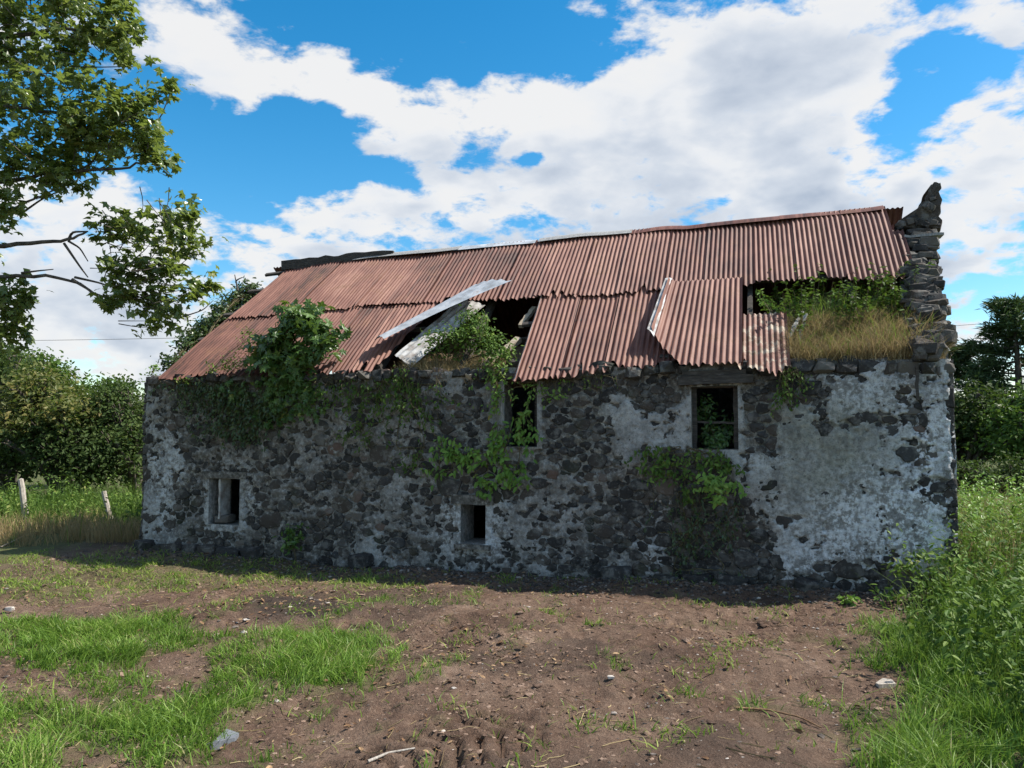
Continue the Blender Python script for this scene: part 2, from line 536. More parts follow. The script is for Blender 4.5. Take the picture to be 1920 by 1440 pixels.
def wallface_mat():
    m, T = new_mat('lime_plaster')
    g = geo_pos(T)
    k, wh, st, gr = attr(T, 'k'), attr(T, 'white'), attr(T, 'stain'), attr(T, 'green')
    nf = T.noise(g, 18.0, 9.0, .68).outputs[0]
    nb = T.noise(g, 3.2, 7.0, .6).outputs[0]
    mort = T.ramp(T.maprange(nf, .3, .7), [(0, (.034, .031, .027)), (.4, (.11, .101, .089)), (.72, (.25, .236, .215)), (1, (.50, .485, .46))])
    plas = T.ramp(T.maprange(T.math('ADD', T.math('MULTIPLY', nf, .6), T.math('MULTIPLY', nb, .4)), .32, .68),
                  [(0, (.12, .116, .11)), (.4, (.31, .305, .295)), (1, (.50, .495, .48))])
    col = T.mix(T.maprange(k, .30, .62), mort, plas)
    lime = T.ramp(T.maprange(nf, .33, .62), [(0, (.26, .265, .27)), (.45, (.52, .535, .55)), (1, (.74, .76, .78))])
    col = T.mix(T.math('MULTIPLY', wh, T.maprange(T.math('ADD', nb, T.math('MULTIPLY', T.math('SUBTRACT', nf, .5), 1.5)), .43, .53)), col, lime)
    col = T.mix(T.math('MULTIPLY', gr, T.maprange(nb, .3, .6, .3, .9)), col, T.ramp(T.maprange(nf, .35, .65), [(0, (.14, .145, .115)), (1, (.32, .32, .26))]))
    # damp blotches and grime with their own ragged shape
    nd = T.noise(scaled(T, g, (1.0, 1.0, .45)), 4.5, 8.0, .66).outputs[0]
    col = T.mix(T.math('MULTIPLY', T.maprange(nd, .5, .66), .6), col, (.085, .08, .072))
    col = T.mix(T.math('MULTIPLY', st, T.maprange(nf, .38, .62, .85, .25)), col, (.072, .053, .036))
    np_ = T.noise(g, 60.0, 5.0, .6).outputs[0]
    col = T.mix(T.maprange(np_, .57, .66, 0, .65), col, (.06, .058, .055))
    finish(T, col, .93, bump=T.math('ADD', nf, T.math('MULTIPLY', np_, .5)), bstr=.7, bdist=.02, spec=.15)
    return m


M['plaster'] = wallface_mat()


def rust_mat(name='painted_iron', old=0.0):
    m, T = new_mat(name)
    o = objc(T)
    rnd = attr(T, 'tint')
    streak = T.noise(scaled(T, o, (9.0, .55, .55)), 2.2, 6.0, .6).outputs[0]
    blot = T.noise(o, 2.6, 8.0, .65).outputs[0]
    fine = T.noise(o, 40.0, 6.0, .65).outputs[0]
    big = T.noise(scaled(T, o, (1.0, .6, .6)), .9, 5.0, .6).outputs[0]
    f = T.math('ADD', T.math('ADD', T.math('ADD', T.math('MULTIPLY', streak, .75), T.math('MULTIPLY', T.math('SUBTRACT', big, .5), .55)), T.math('MULTIPLY', blot, .3)), T.math('MULTIPLY', T.math('SUBTRACT', rnd, .5), .17))
    col = T.ramp(T.maprange(f, .3, .72), [(0, (.040, .016, .011)), (.3, (.105, .041, .029)), (.6, (.165, .068, .049)), (1, (.26, .130, .095))])
    rust = T.maprange(T.math('ADD', blot, T.math('MULTIPLY', T.math('SUBTRACT', fine, .5), .6)), .55 - .1 * old, .68 - .1 * old)
    col = T.mix(T.math('MULTIPLY', rust, .75), col, T.ramp(fine, [(.3, (.06, .026, .017)), (.7, (.20, .088, .042))]))
    if old:
        n2 = T.noise(o, 7.0, 7.0, .65).outputs[0]
        col = T.mix(T.maprange(n2, .5, .62, 0, .8), col, (.42, .36, .27))
        col = T.mix(T.maprange(T.noise(o, 5.0, 7.0, .7).outputs[0], .56, .66, 0, .8), col, (.07, .075, .03))
    col = T.mix(T.maprange(fine, .66, .76, 0, .5), col, (.10, .06, .05))
    finish(T, col, .62, bump=fine, bstr=.12, bdist=.004, spec=.3)
    return m


M['iron'] = rust_mat()
M['iron_old'] = rust_mat('flaking_iron', 1.0)


def ground_mat():
    m, T = new_mat('bare_soil')
    g = geo_pos(T)
    gr, dk = attr(T, 'grass'), attr(T, 'damp')
    n1 = T.noise(g, 1.1, 8.0, .62).outputs[0]
    n2 = T.noise(g, 9.0, 9.0, .7).outputs[0]
    n3 = T.noise(g, 45.0, 7.0, .7).outputs[0]
    f = T.math('ADD', T.math('MULTIPLY', n1, .45), T.math('ADD', T.math('MULTIPLY', n2, .35), T.math('MULTIPLY', n3, .2)))
    soil = T.ramp(T.maprange(f, .36, .64), [(0, (.058, .035, .024)), (.35, (.135, .085, .060)), (.7, (.205, .138, .099)), (1, (.31, .22, .165))])
    n4 = T.noise(g, 130.0, 4.0, .7).outputs[0]
    soil = T.mix(T.maprange(n4, .48, .62, 0, .55), soil, (.055, .038, .029))
    soil = T.mix(T.maprange(n3, .60, .67, 0, .8), soil, (.30, .225, .17))
    soil = T.mix(T.maprange(T.noise(g, 27.0, 6.0, .7).outputs[0], .62, .70, 0, .8), soil, (.045, .032, .025))
    soil = T.mix(T.math('MULTIPLY', dk, T.maprange(n2, .3, .6, .5, .95)), soil, (.035, .029, .026))
    green = T.ramp(n2, [(.3, (.05, .075, .02)), (.7, (.11, .14, .045))])
    col = T.mix(T.math('MULTIPLY', gr, T.maprange(n2, .3, .55, .35, .9)), soil, green)
    finish(T, col, .95, bump=T.math('ADD', n2, T.math('MULTIPLY', n3, .6)), bstr=1.0, bdist=.05, spec=.15)
    return m


M['soil'] = ground_mat()
M['thatch'] = simple_mat('old_thatch', [(0, (.05, .038, .024)), (.5, (.14, .105, .065)), (1, (.27, .21, .125))], 14, .95, .8, (1, 3, 3), bdist=.04)

# ------------------------------------------------------------------ ground
GRASS_ZONES = [(130, 1200, 170, 48, 1), (270, 1175, 110, 40, 1), (560, 1225, 190, 62, 1.05), (200, 1345, 280, 85, 1.1), (40, 1430, 180, 70, 1),
               (420, 1290, 140, 55, .8), (800, 1260, 60, 40, .45), (320, 1400, 170, 60, .85), (330, 1190, 90, 35, .7),
               (1780, 1250, 150, 75, 1), (1830, 1400, 230, 100, 1.1), (1900, 1130, 150, 170, 1), (1690, 1190, 70, 30, .7), (1620, 1400, 70, 60, .5)]
GRASS_GAPS = [(60, 1275, 90, 24, .9), (330, 1235, 60, 18, .4), (200, 1425, 60, 25, .6), (500, 1160, 60, 12, .6), (1650, 1285, 60, 22, .6)]
PALE_ZONES = [(330, 1068, 230, 20, 1), (100, 1092, 130, 22, .9), (680, 1087, 80, 12, .8), (20, 1050, 60, 20, .7), (520, 1075, 80, 14, .7)]


def ell(u, v, zones):
    r = np.zeros_like(u)
    for (cu, cv, ru, rv, a) in zones:
        q = np.sqrt(((u - cu) / ru) ** 2 + ((v - cv) / rv) ** 2)
        r = np.maximum(r, a * np.clip(1.35 - q * .85, 0, 1))
    return r


def grass_density(x, y):
    u, v = to_px(np.stack([x, y, np.zeros_like(x)], -1))
    nz = fbm(x * 2.3, y * 2.3, seed=5, octv=4)
    return np.clip(ell(u, v, GRASS_ZONES) - ell(u, v, GRASS_GAPS) + (nz - .5) * 1.5 + (fbm(x * 8, y * 8, seed=6, octv=3) - .5) * .9 - .20, 0, 1), u, v


def gheight(x, y):
    x = np.asarray(x, float); y = np.asarray(y, float)
    near = 1 - sstep(10, 30, np.hypot(x, y - 8))
    h = (fbm(x * .35, y * .35, seed=1, octv=3) - .5) * .22 * near
    h = h + (fbm(x * 1.6, y * 1.6, seed=2, octv=3) - .5) * .09 * near
    h = h - .02
    # wheel ruts that run along the front of the barn
    sx = (x - ORIGIN[0]) * WV[0] + (y - ORIGIN[1]) * WV[1]
    dx = (x - ORIGIN[0]) * NV[0] + (y - ORIGIN[1]) * NV[1]
    for dd, dep in ((-2.0, .05), (-3.5, .05)):
        q = dx - dd - .25 * np.sin(sx * .35)
        h = h - dep * np.exp(-(q / .22) ** 2) * near
    # banked up at the wall foot, verge to the right of the barn
    h = h + .07 * np.exp(-((dx + .1) / .35) ** 2) * ((sx > -.5) & (sx < 11.8))
    h = h + .22 * sstep(3.6, 6.0, x + (y - 6) * -.15) * near
    return h


def build_ground():
    def axis(a, b, step, far, g=1.22):
        core = np.arange(a, b + 1e-6, step)
        lo, hi, st = [], [], step
        p = a
        while p > -far:
            st *= g; p -= st; lo.append(p)
        st = step; p = b
        while p < far:
            st *= g; p += st; hi.append(p)
        return np.array(lo[::-1] + list(core) + hi)
    xs = axis(-7.5, 6.5, .026, 700)
    ys = axis(3.6, 13.0, .026, 900)
    X, Y = np.meshgrid(xs, ys)
    u, v = to_px(np.stack([X, np.maximum(Y, .5), np.zeros_like(X)], -1))
    Z = gheight(X, Y)
    core = (X > -7.5) & (X < 6.5) & (Y > 3.6) & (Y < 13)
    rough = (fbm(X * 9, Y * 9, seed=3, octv=4, gain=.62) - .5) * .075 + (np.abs(fbm(X * 4, Y * 4, seed=8) - .5)) * .09
    rough = rough * (.45 + .75 * sstep(.4, .65, fbm(X * .9, Y * .9, seed=12, octv=3)))
    Z = Z + rough * core
    # tyre lug prints
    c = on_ground(850, 1405); e = on_ground(1010, 1365)
    ax = (e - c)[:2]; ax = ax / np.linalg.norm(ax)
    lx = (X - c[0]) * ax[0] + (Y - c[1]) * ax[1]
    ly = -(X - c[0]) * ax[1] + (Y - c[1]) * ax[0]
    lug = sstep(.2, .75, np.sin((lx + np.abs(ly) * .55) * 2 * math.pi / .15)) * sstep(.34, .28, np.abs(ly)) * sstep(.95, .6, np.abs(lx + .2))
    Z = Z - lug * .05 * sstep(.3, .5, fbm(X * 3, Y * 3, seed=31) + .08)
    gd, _, _ = grass_density(X, Y)
    pale = ell(u, v, PALE_ZONES) * .6
    far = np.clip(sstep(13.2, 16, Y) + sstep(6.0, 7.5, np.abs(X + .5)), 0, 1)
    sx = (X - ORIGIN[0]) * WV[0] + (Y - ORIGIN[1]) * WV[1]
    dxx = (X - ORIGIN[0]) * NV[0] + (Y - ORIGIN[1]) * NV[1]
    inside = (sx > 0) & (sx < 11.6) & (dxx > 0) & (dxx < 5.8)
    grass = np.clip(np.maximum.reduce([gd, pale, far]), 0, 1) * (~inside)
    damp = np.clip(ell(u, v, [(570, 1135, 105, 24, 1.7), (1020, 1105, 140, 10, .6), (770, 1145, 60, 10, .5)]) + (fbm(X * 2, Y * 2, seed=41) - .5) * .8 - .15, 0, 1) * core
    damp = np.maximum(damp, sstep(.58, .72, fbm(X * .8, Y * 1.1, seed=61, octv=4)) * .55 * core)
    nx, ny = len(xs), len(ys)
    idx = np.arange(nx * ny).reshape(ny, nx)
    F = np.stack([idx[:-1, :-1], idx[:-1, 1:], idx[1:, 1:], idx[1:, :-1]], -1).reshape(-1, 4)
    V = np.stack([X, Y, Z], -1).reshape(-1, 3)
    me = np_mesh('ground', V, F, M['soil'], {'grass': grass.ravel(), 'damp': damp.ravel()}, True)
    o = link('ground', me)
    tag(o, 'brown bare soil yard with ruts and grassy edges', 'ground', kind='structure')
    return xs, ys, Z


GX, GY, GZ = build_ground()


def gz(x, y):
    """height of the ground sheet itself"""
    x = np.asarray(x, float); y = np.asarray(y, float)
    i = np.clip(np.searchsorted(GX, x) - 1, 0, len(GX) - 2)
    j = np.clip(np.searchsorted(GY, y) - 1, 0, len(GY) - 2)
    fx = np.clip((x - GX[i]) / (GX[i + 1] - GX[i]), 0, 1)
    fy = np.clip((y - GY[j]) / (GY[j + 1] - GY[j]), 0, 1)
    return (GZ[j, i] * (1 - fx) + GZ[j, i + 1] * fx) * (1 - fy) + (GZ[j + 1, i] * (1 - fx) + GZ[j + 1, i + 1] * fx) * fy


def in_barn(x, y, m=0.0):
    sx = (x - ORIGIN[0]) * WV[0] + (y - ORIGIN[1]) * WV[1]
    dx = (x - ORIGIN[0]) * NV[0] + (y - ORIGIN[1]) * NV[1]
    return (sx > -m) & (sx < 11.7 + m) & (dx > -m) & (dx < 5.8)


# ------------------------------------------------------------------ barn
barn = empty('stone_barn', ORIGIN, YAW)
tag(barn, 'derelict rubble stone barn with holed red corrugated iron roof', 'barn')

OPENINGS = {'low_left': (1.30, 1.85, .49, 1.18), 'low_mid': (5.40, 5.76, .39, .915), 'up_mid': (5.97, 6.48, 1.70, 2.58), 'up_right': (8.48, 9.04, 1.69, 2.47)}
WALL_H = 2.74
PLASTER = [(1530, 870, 150, 150, 1.25), (1640, 990, 150, 110, 1.15), (1745, 900, 75, 230, 1.15), (1640, 740, 130, 60, 1.15), (1650, 830, 120, 90, 1.15), (1210, 800, 100, 95, .85),
           (1290, 790, 45, 75, .85), (1180, 740, 60, 45, .7), (1230, 1010, 60, 70, .62), (1550, 1040, 130, 70, .8), (310, 900, 42, 120, .8), (290, 770, 40, 80, .6), (275, 960, 30, 80, .7),
           (640, 940, 60, 80, .52), (760, 880, 60, 60, .5), (1180, 960, 60, 60, .5), (700, 1020, 120, 40, .5), (440, 870, 40, 40, .6), (1040, 960, 100, 70, .42), (560, 900, 80, 80, .42), (800, 990, 60, 60, .5),
           (1760, 720, 40, 60, .8), (1420, 870, 50, 60, .7)]
WHITE = [(1650, 1000, 130, 110, 1.2), (1745, 900, 70, 170, 1.1), (1590, 740, 70, 45, .9), (1560, 1060, 110, 50, .9), (315, 900, 30, 80, .8), (1700, 740, 50, 40, .8), (1230, 1000, 40, 60, .5), (1560, 960, 120, 40, .6), (1440, 860, 40, 30, .6), (888, 985, 50, 64, .75), (425, 940, 50, 70, .5)]
GREEN = [(1540, 840, 120, 110, .9), (900, 860, 100, 80, .3), (1090, 820, 70, 90, .35)]
BARE = [(1720, 790, 20, 32, 1.25), (1660, 798, 34, 22, 1.25), (1702, 852, 38, 24, 1.3), (1762, 915, 46, 20, 1.35), (1410, 750, 40, 40, 1.1), (1430, 800, 35, 40, .9), (1650, 1090, 130, 22, 1),
        (1560, 1088, 40, 30, .9), (1420, 1010, 34, 40, .9), (1400, 1090, 70, 50, 1), (1690, 742, 26, 12, 1), (1500, 740, 40, 24, 1.1), (1580, 686, 110, 9, 1.0), (1793, 1000, 16, 60, 1), (1640, 1045, 34, 18, .9),
        (1225, 742, 30, 24, 1), (1195, 940, 40, 18, .9), (1270, 930, 60, 40, .9), (1310, 990, 60, 90, 1), (1180, 715, 120, 14, 1), (1500, 965, 60, 8, .7), (1560, 800, 14, 14, .9), (1790, 790, 14, 40, .8), (1270, 850, 30, 14, .7)]


def opening_dist(S, Z):
    """distance outside the nearest opening (negative inside)"""
    r = np.full(S.shape, 9.0)
    for (a, b, c, d) in OPENINGS.values():
        q = np.maximum.reduce([a - S, S - b, c - Z, Z - d])
        r = np.minimum(r, q)
    return r


def wall_fields(S, Z):
    P = BW(np.stack([S, np.zeros_like(S), Z], -1))
    u, v = to_px(P)
    u = u + (fbm(S * 3, Z * 3, seed=71) - .5) * 46
    v = v + (fbm(S * 3, Z * 3, seed=72) - .5) * 46
    bare = ell(u, v, BARE)
    K = np.maximum(ell(u, v, PLASTER), .44) - bare * .80
    K = K + (fbm(S * 1.7, Z * 1.7, seed=73, octv=3) - .5) * .45
    od = opening_dist(S, Z)
    K = np.maximum(K, .95 * sstep(.16, .05, od + (fbm(S * 6, Z * 6, seed=74) - .5) * .12) * (v > 860) + .75 * sstep(.13, .03, od) * (v <= 860))
    pock = sstep(.60, .68, fbm(S * 9, Z * 11, seed=84, octv=3, gain=.6) + .06 * (fbm(S * .9, Z * .9, seed=85) - .5) * 4) * (K > .5)
    K = K - .5 * pock
    f = K + (fbm(S * 7, Z * 9, seed=75, octv=4) - .5) * .85
    D = -.014 + .044 * sstep(.25, .72, f) + (fbm(S * 20, Z * 20, seed=76, octv=4, gain=.7) - .5) * .034 + (fbm(S * 1.1, Z * 1.1, seed=77, octv=3) - .5) * .05
    e = sstep(.05, .0, od)
    D = D * (1 - e) + .03 * e
    corner = np.minimum(S, LEN - S) + (fbm(Z * 6, Z * 0 + 3, seed=78) - .5) * .04
    D = D - .06 * sstep(.09, .0, corner)
    return D, K, u, v


def front_wall():
    s = np.unique(np.concatenate([np.linspace(0, LEN, 760)] + [np.array([a, b]) for (a, b, c, d) in OPENINGS.values()]))
    z = np.unique(np.concatenate([np.linspace(-.12, WALL_H, 190)] + [np.array([c, d]) for (a, b, c, d) in OPENINGS.values()]))
    S, Z = np.meshgrid(s, z)
    D, K, u, v = wall_fields(S, Z)
    # uneven wall head
    top = (fbm(S * 1.8, S * 0, seed=80) - .5) * .10 * sstep(2.3, WALL_H, Z)
    V = np.stack([S, -D, Z + top], -1).reshape(-1, 3)
    ns, nz = len(s), len(z)
    idx = np.arange(ns * nz).reshape(nz, ns)
    F = np.stack([idx[:-1, :-1], idx[:-1, 1:], idx[1:, 1:], idx[1:, :-1]], -1)
    cs = (s[:-1] + s[1:]) / 2; cz = (z[:-1] + z[1:]) / 2
    CS, CZ = np.meshgrid(cs, cz)
    keep = opening_dist(CS, CZ) > 0
    F = F[keep]
    at = {'k': K.ravel(), 'white': ell(u, v, WHITE).ravel(), 'green': ell(u, v, GREEN).ravel(),
          'stain': np.clip(ell(u, v, [(560, 860, 300, 110, .45), (1080, 870, 110, 120, .4), (1290, 960, 90, 120, .6), (430, 860, 60, 40, 1), (560, 850, 60, 40, .7), (1250, 760, 25, 50, .5), (1390, 730, 20, 30, .5), (720, 940, 40, 30, .6), (760, 1010, 40, 50, .8)]) + (fbm(S * 2, Z * 2, seed=82) - .62) * .8, 0, 1).ravel()}
    # returns into the openings, the ends and the wall head
    EV, EF, n0 = [], [], len(V)

    def quad(a, b, c, d):
        EF.append([n0 + len(EV), n0 + len(EV) + 1, n0 + len(EV) + 2, n0 + len(EV) + 3])
        EV.extend([a, b, c, d])
    for (a, b, c, d) in OPENINGS.values():
        f0, f1 = -.031, .5
        quad((a, f0, c), (a, f1, c), (a, f1, d), (a, f0, d))
        quad((b, f1, c), (b, f0, c), (b, f0, d), (b, f1, d))
        quad((a, f0, d), (a, f1, d), (b, f1, d), (b, f0, d))
        quad((a, f1, c), (a, f0, c), (b, f0, c), (b, f1, c))
    VV = V.reshape(nz, ns, 3)
    for j in range(0, nz - 1, 3):
        j2 = min(j + 3, nz - 1)
        for i, sgn in ((0, 1), (ns - 1, -1)):
            p, q = VV[j, i], VV[j2, i]
            quad(tuple(p), (p[0], .5, p[2]), (q[0], .5, q[2]), tuple(q))
    for i in range(0, ns - 1, 3):
        i2 = min(i + 3, ns - 1)
        p, q = VV[-1, i], VV[-1, i2]
        quad(tuple(p), tuple(q), (q[0], .5, q[2]), (p[0], .5, p[2]))
    V = np.concatenate([V, np.array(EV, float)])
    F = np.concatenate([F, np.array(EF)])
    for k in at:
        fill = {'k': .5, 'white': .1, 'green': .1, 'stain': .15}[k]
        at[k] = np.concatenate([at[k], np.full(len(EV), fill)])
    me = np_mesh('front_wall', V, F, M['plaster'], at, True)
    return link('front_wall', me, barn)


wall = front_wall()


# ---- rubble: every stone is one cell of a packing, bedded in the wall
def packing():
    pts, rad = [], []
    P = np.zeros((0, 2)); R = np.zeros(0)
    tries = 0
    classes = [(.17, 400), (.12, 1500), (.085, 6000), (.06, 12000), (.042, 12000)]
    for rr, nt in classes:
        for _ in range(nt):
            r = rr * random.uniform(.85, 1.15)
            p = np.array([random.uniform(.02, LEN - .02), random.uniform(.0, WALL_H - .02)])
            if len(P):
                d = np.hypot((P[:, 0] - p[0]), (P[:, 1] - p[1]) * 1.4)
                if np.any(d < (R + r) * .96):
                    continue
            P = np.vstack([P, p]); R = np.append(R, r)
        if rr == .17:
            P, R = P[:42], R[:42]
        if rr == .12:
            P, R = P[:230], R[:230]
    return P, R


def clip(poly, nrm, c):
    out = []
    m = len(poly)
    for i in range(m):
        a, b = poly[i], poly[(i + 1) % m]
        da, db = a @ nrm - c, b @ nrm - c
        if da <= 0:
            out.append(a)
        if (da < 0 < db) or (db < 0 < da):
            out.append(a + (b - a) * (da / (da - db)))
    return out


def stone_cells():
    P, R = packing()
    Q = P * np.array([1, 1.4])
    cells = []
    for i in range(len(P)):
        r = R[i] * 1.5
        poly = [np.array(v) for v in ((-r, -r), (r, -r), (r, r), (-r, r))]
        d = Q - Q[i]
        dist = np.hypot(d[:, 0], d[:, 1])
        near = np.argsort(dist)[1:22]
        for j in near:
            L2 = dist[j] ** 2
            c = (L2 + R[i] ** 2 - R[j] ** 2) / 2
            poly = clip(poly, d[j], c)
            if len(poly) < 3:
                break
        if len(poly) < 3:
            continue
        poly = np.array(poly)
        # round the corners and resample to ten points
        for _ in range(1):
            nx = np.roll(poly, -1, 0)
            poly = np.stack([poly * .75 + nx * .25, poly * .25 + nx * .75], 1).reshape(-1, 2)
        seg = np.hypot(*(np.roll(poly, -1, 0) - poly).T)
        cum = np.concatenate([[0], np.cumsum(seg)])
        tt = np.linspace(0, cum[-1], 10, endpoint=False)
        pp = np.vstack([poly, poly[:1]])
        ring = np.stack([np.interp(tt, cum, pp[:, 0]), np.interp(tt, cum, pp[:, 1])], 1)
        ring = ring * (.93 + .07 * random.random()) * (1 + rng.normal(0, .13, (10, 1)))
        ring = ring / np.array([1, 1.4])
        ring[:, 0] = np.clip(ring[:, 0], .012 - P[i, 0], LEN - .012 - P[i, 0])
        a = .5 * abs(np.sum(ring[:, 0] * np.roll(ring[:, 1], -1) - ring[:, 1] * np.roll(ring[:, 0], -1)))
        cells.append((P[i], ring, a))
    return cells


def stone_mesh(ring, h):
    m = len(ring)
    skew = rng.normal(0, .012, 2)
    V = []
    for sc, o in ((1.0, -.06), (.97, h - .014), (.84, h - .003)):
        for p in ring:
            q = p * sc + (rng.normal(0, .004, 2) if sc < 1 else 0)
            V.append((q[0], -(o + (q @ skew) / .15 * (sc < 1) + rng.normal(0, .003)), q[1]))
    V.append((*(ring[random.randrange(m)] * random.uniform(.1, .5))[[0]], -h - random.uniform(.0, .01), 0))
    F = []
    for k in range(2):
        for i in range(m):
            j = (i + 1) % m
            a, b, c, d = k * m + i, k * m + j, (k + 1) * m + j, (k + 1) * m + i
            F += [[a, b, c], [a, c, d]]
    for i in range(m):
        F.append([2 * m + i, 2 * m + (i + 1) % m, 3 * m])
    return np.array(V), np.array(F)


def stone_tint():
    return float(rng.choice([rng.uniform(0, .45), rng.uniform(.4, .7), rng.uniform(.7, .92), rng.uniform(.92, 1)], p=[.52, .3, .16, .02]))


def lay_stones():
    cells = stone_cells()
    kept = []
    for c, ring, a in cells:
        od = opening_dist(np.array([c[0] + ring[:, 0]]), np.array([c[1] + ring[:, 1]])).min()
        if od < .015:
            continue
        h = random.uniform(-.002, .024) + (.006 if a > .05 else 0)
        ss = np.concatenate([[c[0]], c[0] + ring[:, 0] * .7]); zz = np.concatenate([[c[1]], c[1] + ring[:, 1] * .7])
        D, K, _, _ = wall_fields(ss, zz)
        base = (fbm(c[0:1] * 1.1, c[1:2] * 1.1, seed=77, octv=3)[0] - .5) * .05
        front = h + base
        if np.all(D > front + .004):
            continue
        kept.append((a * np.clip(np.mean(D < front), .2, 1), c, ring, front))
    kept.sort(key=lambda t: -t[0])
    rest = Buf()
    for i, (a, c, ring, h) in enumerate(kept):
        V, F = stone_mesh(ring, h)
        t = stone_tint()
        if i < 300:
            b = Buf(); b.add(V, F, t)
            link('stone', b.mesh('stone', M['stone'], False), wall, (c[0], 0, c[1]))
        else:
            rest.add(V + np.array([c[0], 0, c[1]]), F, t)
    if rest.n:
        o = rest.build('small_stones', M['stone'], wall, False)
        o['kind'] = 'stuff'


lay_stones()

import bmesh


def rock_np(size, jit=.16):
    """a roughly squared stone: hull of a chamfered, jittered block"""
    pts = []
    for ax in range(3):
        for sg in (-1, 1):
            for p in (-.72, .72):
                for q in (-.72, .72):
                    v = [0, 0, 0]; v[ax] = sg; v[(ax + 1) % 3] = p; v[(ax + 2) % 3] = q
                    pts.append(v)
    pts = (np.array(pts, float) + rng.normal(0, jit, (24, 3))) * np.asarray(size) / 2
    bm = bmesh.new()
    for p in pts:
        bm.verts.new(p)
    bmesh.ops.convex_hull(bm, input=bm.verts)
    bmesh.ops.triangulate(bm, faces=bm.faces)
    bmesh.ops.recalc_face_normals(bm, faces=bm.faces)
    used = [v for v in bm.verts if v.link_faces]
    ix = {v: i for i, v in enumerate(used)}
    V = np.array([v.co[:] for v in used]); F = np.array([[ix[v] for v in f.verts] for f in bm.faces])
    bm.free()
    return V, F


def rotz(a):
    c, s = math.cos(a), math.sin(a)
    return np.array([[c, -s, 0], [s, c, 0], [0, 0, 1.0]])


def rotx(a):
    c, s = math.cos(a), math.sin(a)
    return np.array([[1, 0, 0], [0, c, -s], [0, s, c]])


def roty(a):
    c, s = math.cos(a), math.sin(a)
    return np.array([[c, 0, s], [0, 1, 0], [-s, 0, c]])


def put_rock(parent, c, size, R=None, tint=None, jit=.16):
    V, F = rock_np(size, jit)
    if R is not None:
        V = V @ R.T
    b = Buf(); b.add(V, F, stone_tint() if tint is None else tint)
    return link('stone', b.mesh('stone', M['stone'], False), parent, c)


# wall head: a course of bigger stones at the right, loose ones elsewhere under the eaves
s = 9.66
while s < 11.35:
    w_ = min(random.uniform(.09, .32), 11.40 - s)
    put_rock(wall, (s + w_ / 2, .10 + random.uniform(-.03, .03), 2.66 + random.uniform(-.03, .035)), (w_, .30, random.uniform(.09, .20)), roty(random.uniform(-.12, .12)), tint=random.choice([.1, .3, .75, .55, .88, .9]), jit=.17)
    s += w_ + .012
s = .1
while s < 9.6:
    w_ = random.uniform(.10, .24)
    if not (5.9 < s + w_ / 2 < 6.6 or 8.38 < s + w_ / 2 < 9.15) and random.random() < .8:
        put_rock(wall, (s + w_ / 2, .08 + random.uniform(-.03, .03), 2.68 + random.uniform(-.03, .05)), (w_, .3, random.uniform(.09, .17)), roty(random.uniform(-.15, .15)))
    s += w_ + .015


# footing stones that stand proud along the wall foot
s = .02
while s < 11.2:
    w_ = random.uniform(.16, .42)
    if s < 2.2 or random.random() < .16:
        put_rock(wall, (s + w_ / 2, -.03 - random.random() * .05, .06 + random.uniform(-.02, .03)), (w_, .22, random.uniform(.14, .24)), roty(random.uniform(-.1, .1)), tint=random.uniform(.05, .5))
    s += w_ + .03


# ---- gables, back wall, loft
def zr(s):
    return 5.02 + (s - .65) / 10.45 * .22


def RP(s, t, off=0.0):
    """point on the front roof slope in barn coordinates"""
    s = np.asarray(s, float); t = np.asarray(t, float)
    d = -.12 + 2.92 * t
    z = 2.70 + (zr(s) - 2.70) * t
    return np.stack([s + 0 * d, d - .635 * off, z + .772 * off], -1)


def gable(name, s_in, s_out, skew, topoff):
    prof = [(.5, -.1), (.5, 3.08 + topoff), (1.6, 4.02 + topoff), (2.35, 4.62 + topoff), (2.8, 4.88 + topoff), (3.3, 4.55 + topoff), (4.4, 3.6 + topoff), (5.6, 2.6), (5.6, -.1)]
    V, F = [], []
    for sx in (s_in, s_out):
        for d, z in prof:
            V.append((sx + skew * d, d, z))
    m = len(prof)
    for i in range(m):
        j = (i + 1) % m
        F += [[i, j, m + j], [i, m + j, m + i]]
    for i in range(1, m - 1):
        F += [[0, i + 1, i], [m, m + i, m + i + 1]]
    b = Buf(); b.add(V, F)
    me = b.mesh(name, M['plaster'], False, extra={'k': np.full(len(V), .45)})
    return link(name, me, barn)


gable_r = gable('gable_wall', 10.93, 11.40, .13, .02)
gable_l = gable('gable_wall', .02, .48, .0, -.30)
V, F = box_np((5.7, 5.35, 1.30), (5.2, .25, 1.45))
b = Buf(); b.add(V, F); b.build('back_wall', M['stone'], barn)
V, F = box_np((5.7, 2.8, 1.52), (5.15, 2.25, .05))
b = Buf(); b.add(V, F); b.build('loft_floor', M['timber_dark'], barn)  # unseen floor, added to keep the lower storey dark

# loose rubble along the broken right gable
for k in range(190):
    t = random.uniform(.02, .84) ** .9
    p = RP(0, t)
    across = random.random()
    so = 11.40 + .13 * p[1]
    c = (so - .05 - across * .30, p[1] + random.uniform(-.05, .05), p[2] + random.uniform(-.12, .08) + .02)
    sz = (random.uniform(.12, .28), random.uniform(.12, .24), random.uniform(.07, .16))
    put_rock(gable_r, c, sz, roty(random.uniform(-.16, .16)) @ rotx(random.uniform(-.2, .2)) @ rotz(random.uniform(-.5, .5)), tint=random.choice([.1, .3, .45, .6, .75, .88, .9, .9]), jit=.12)


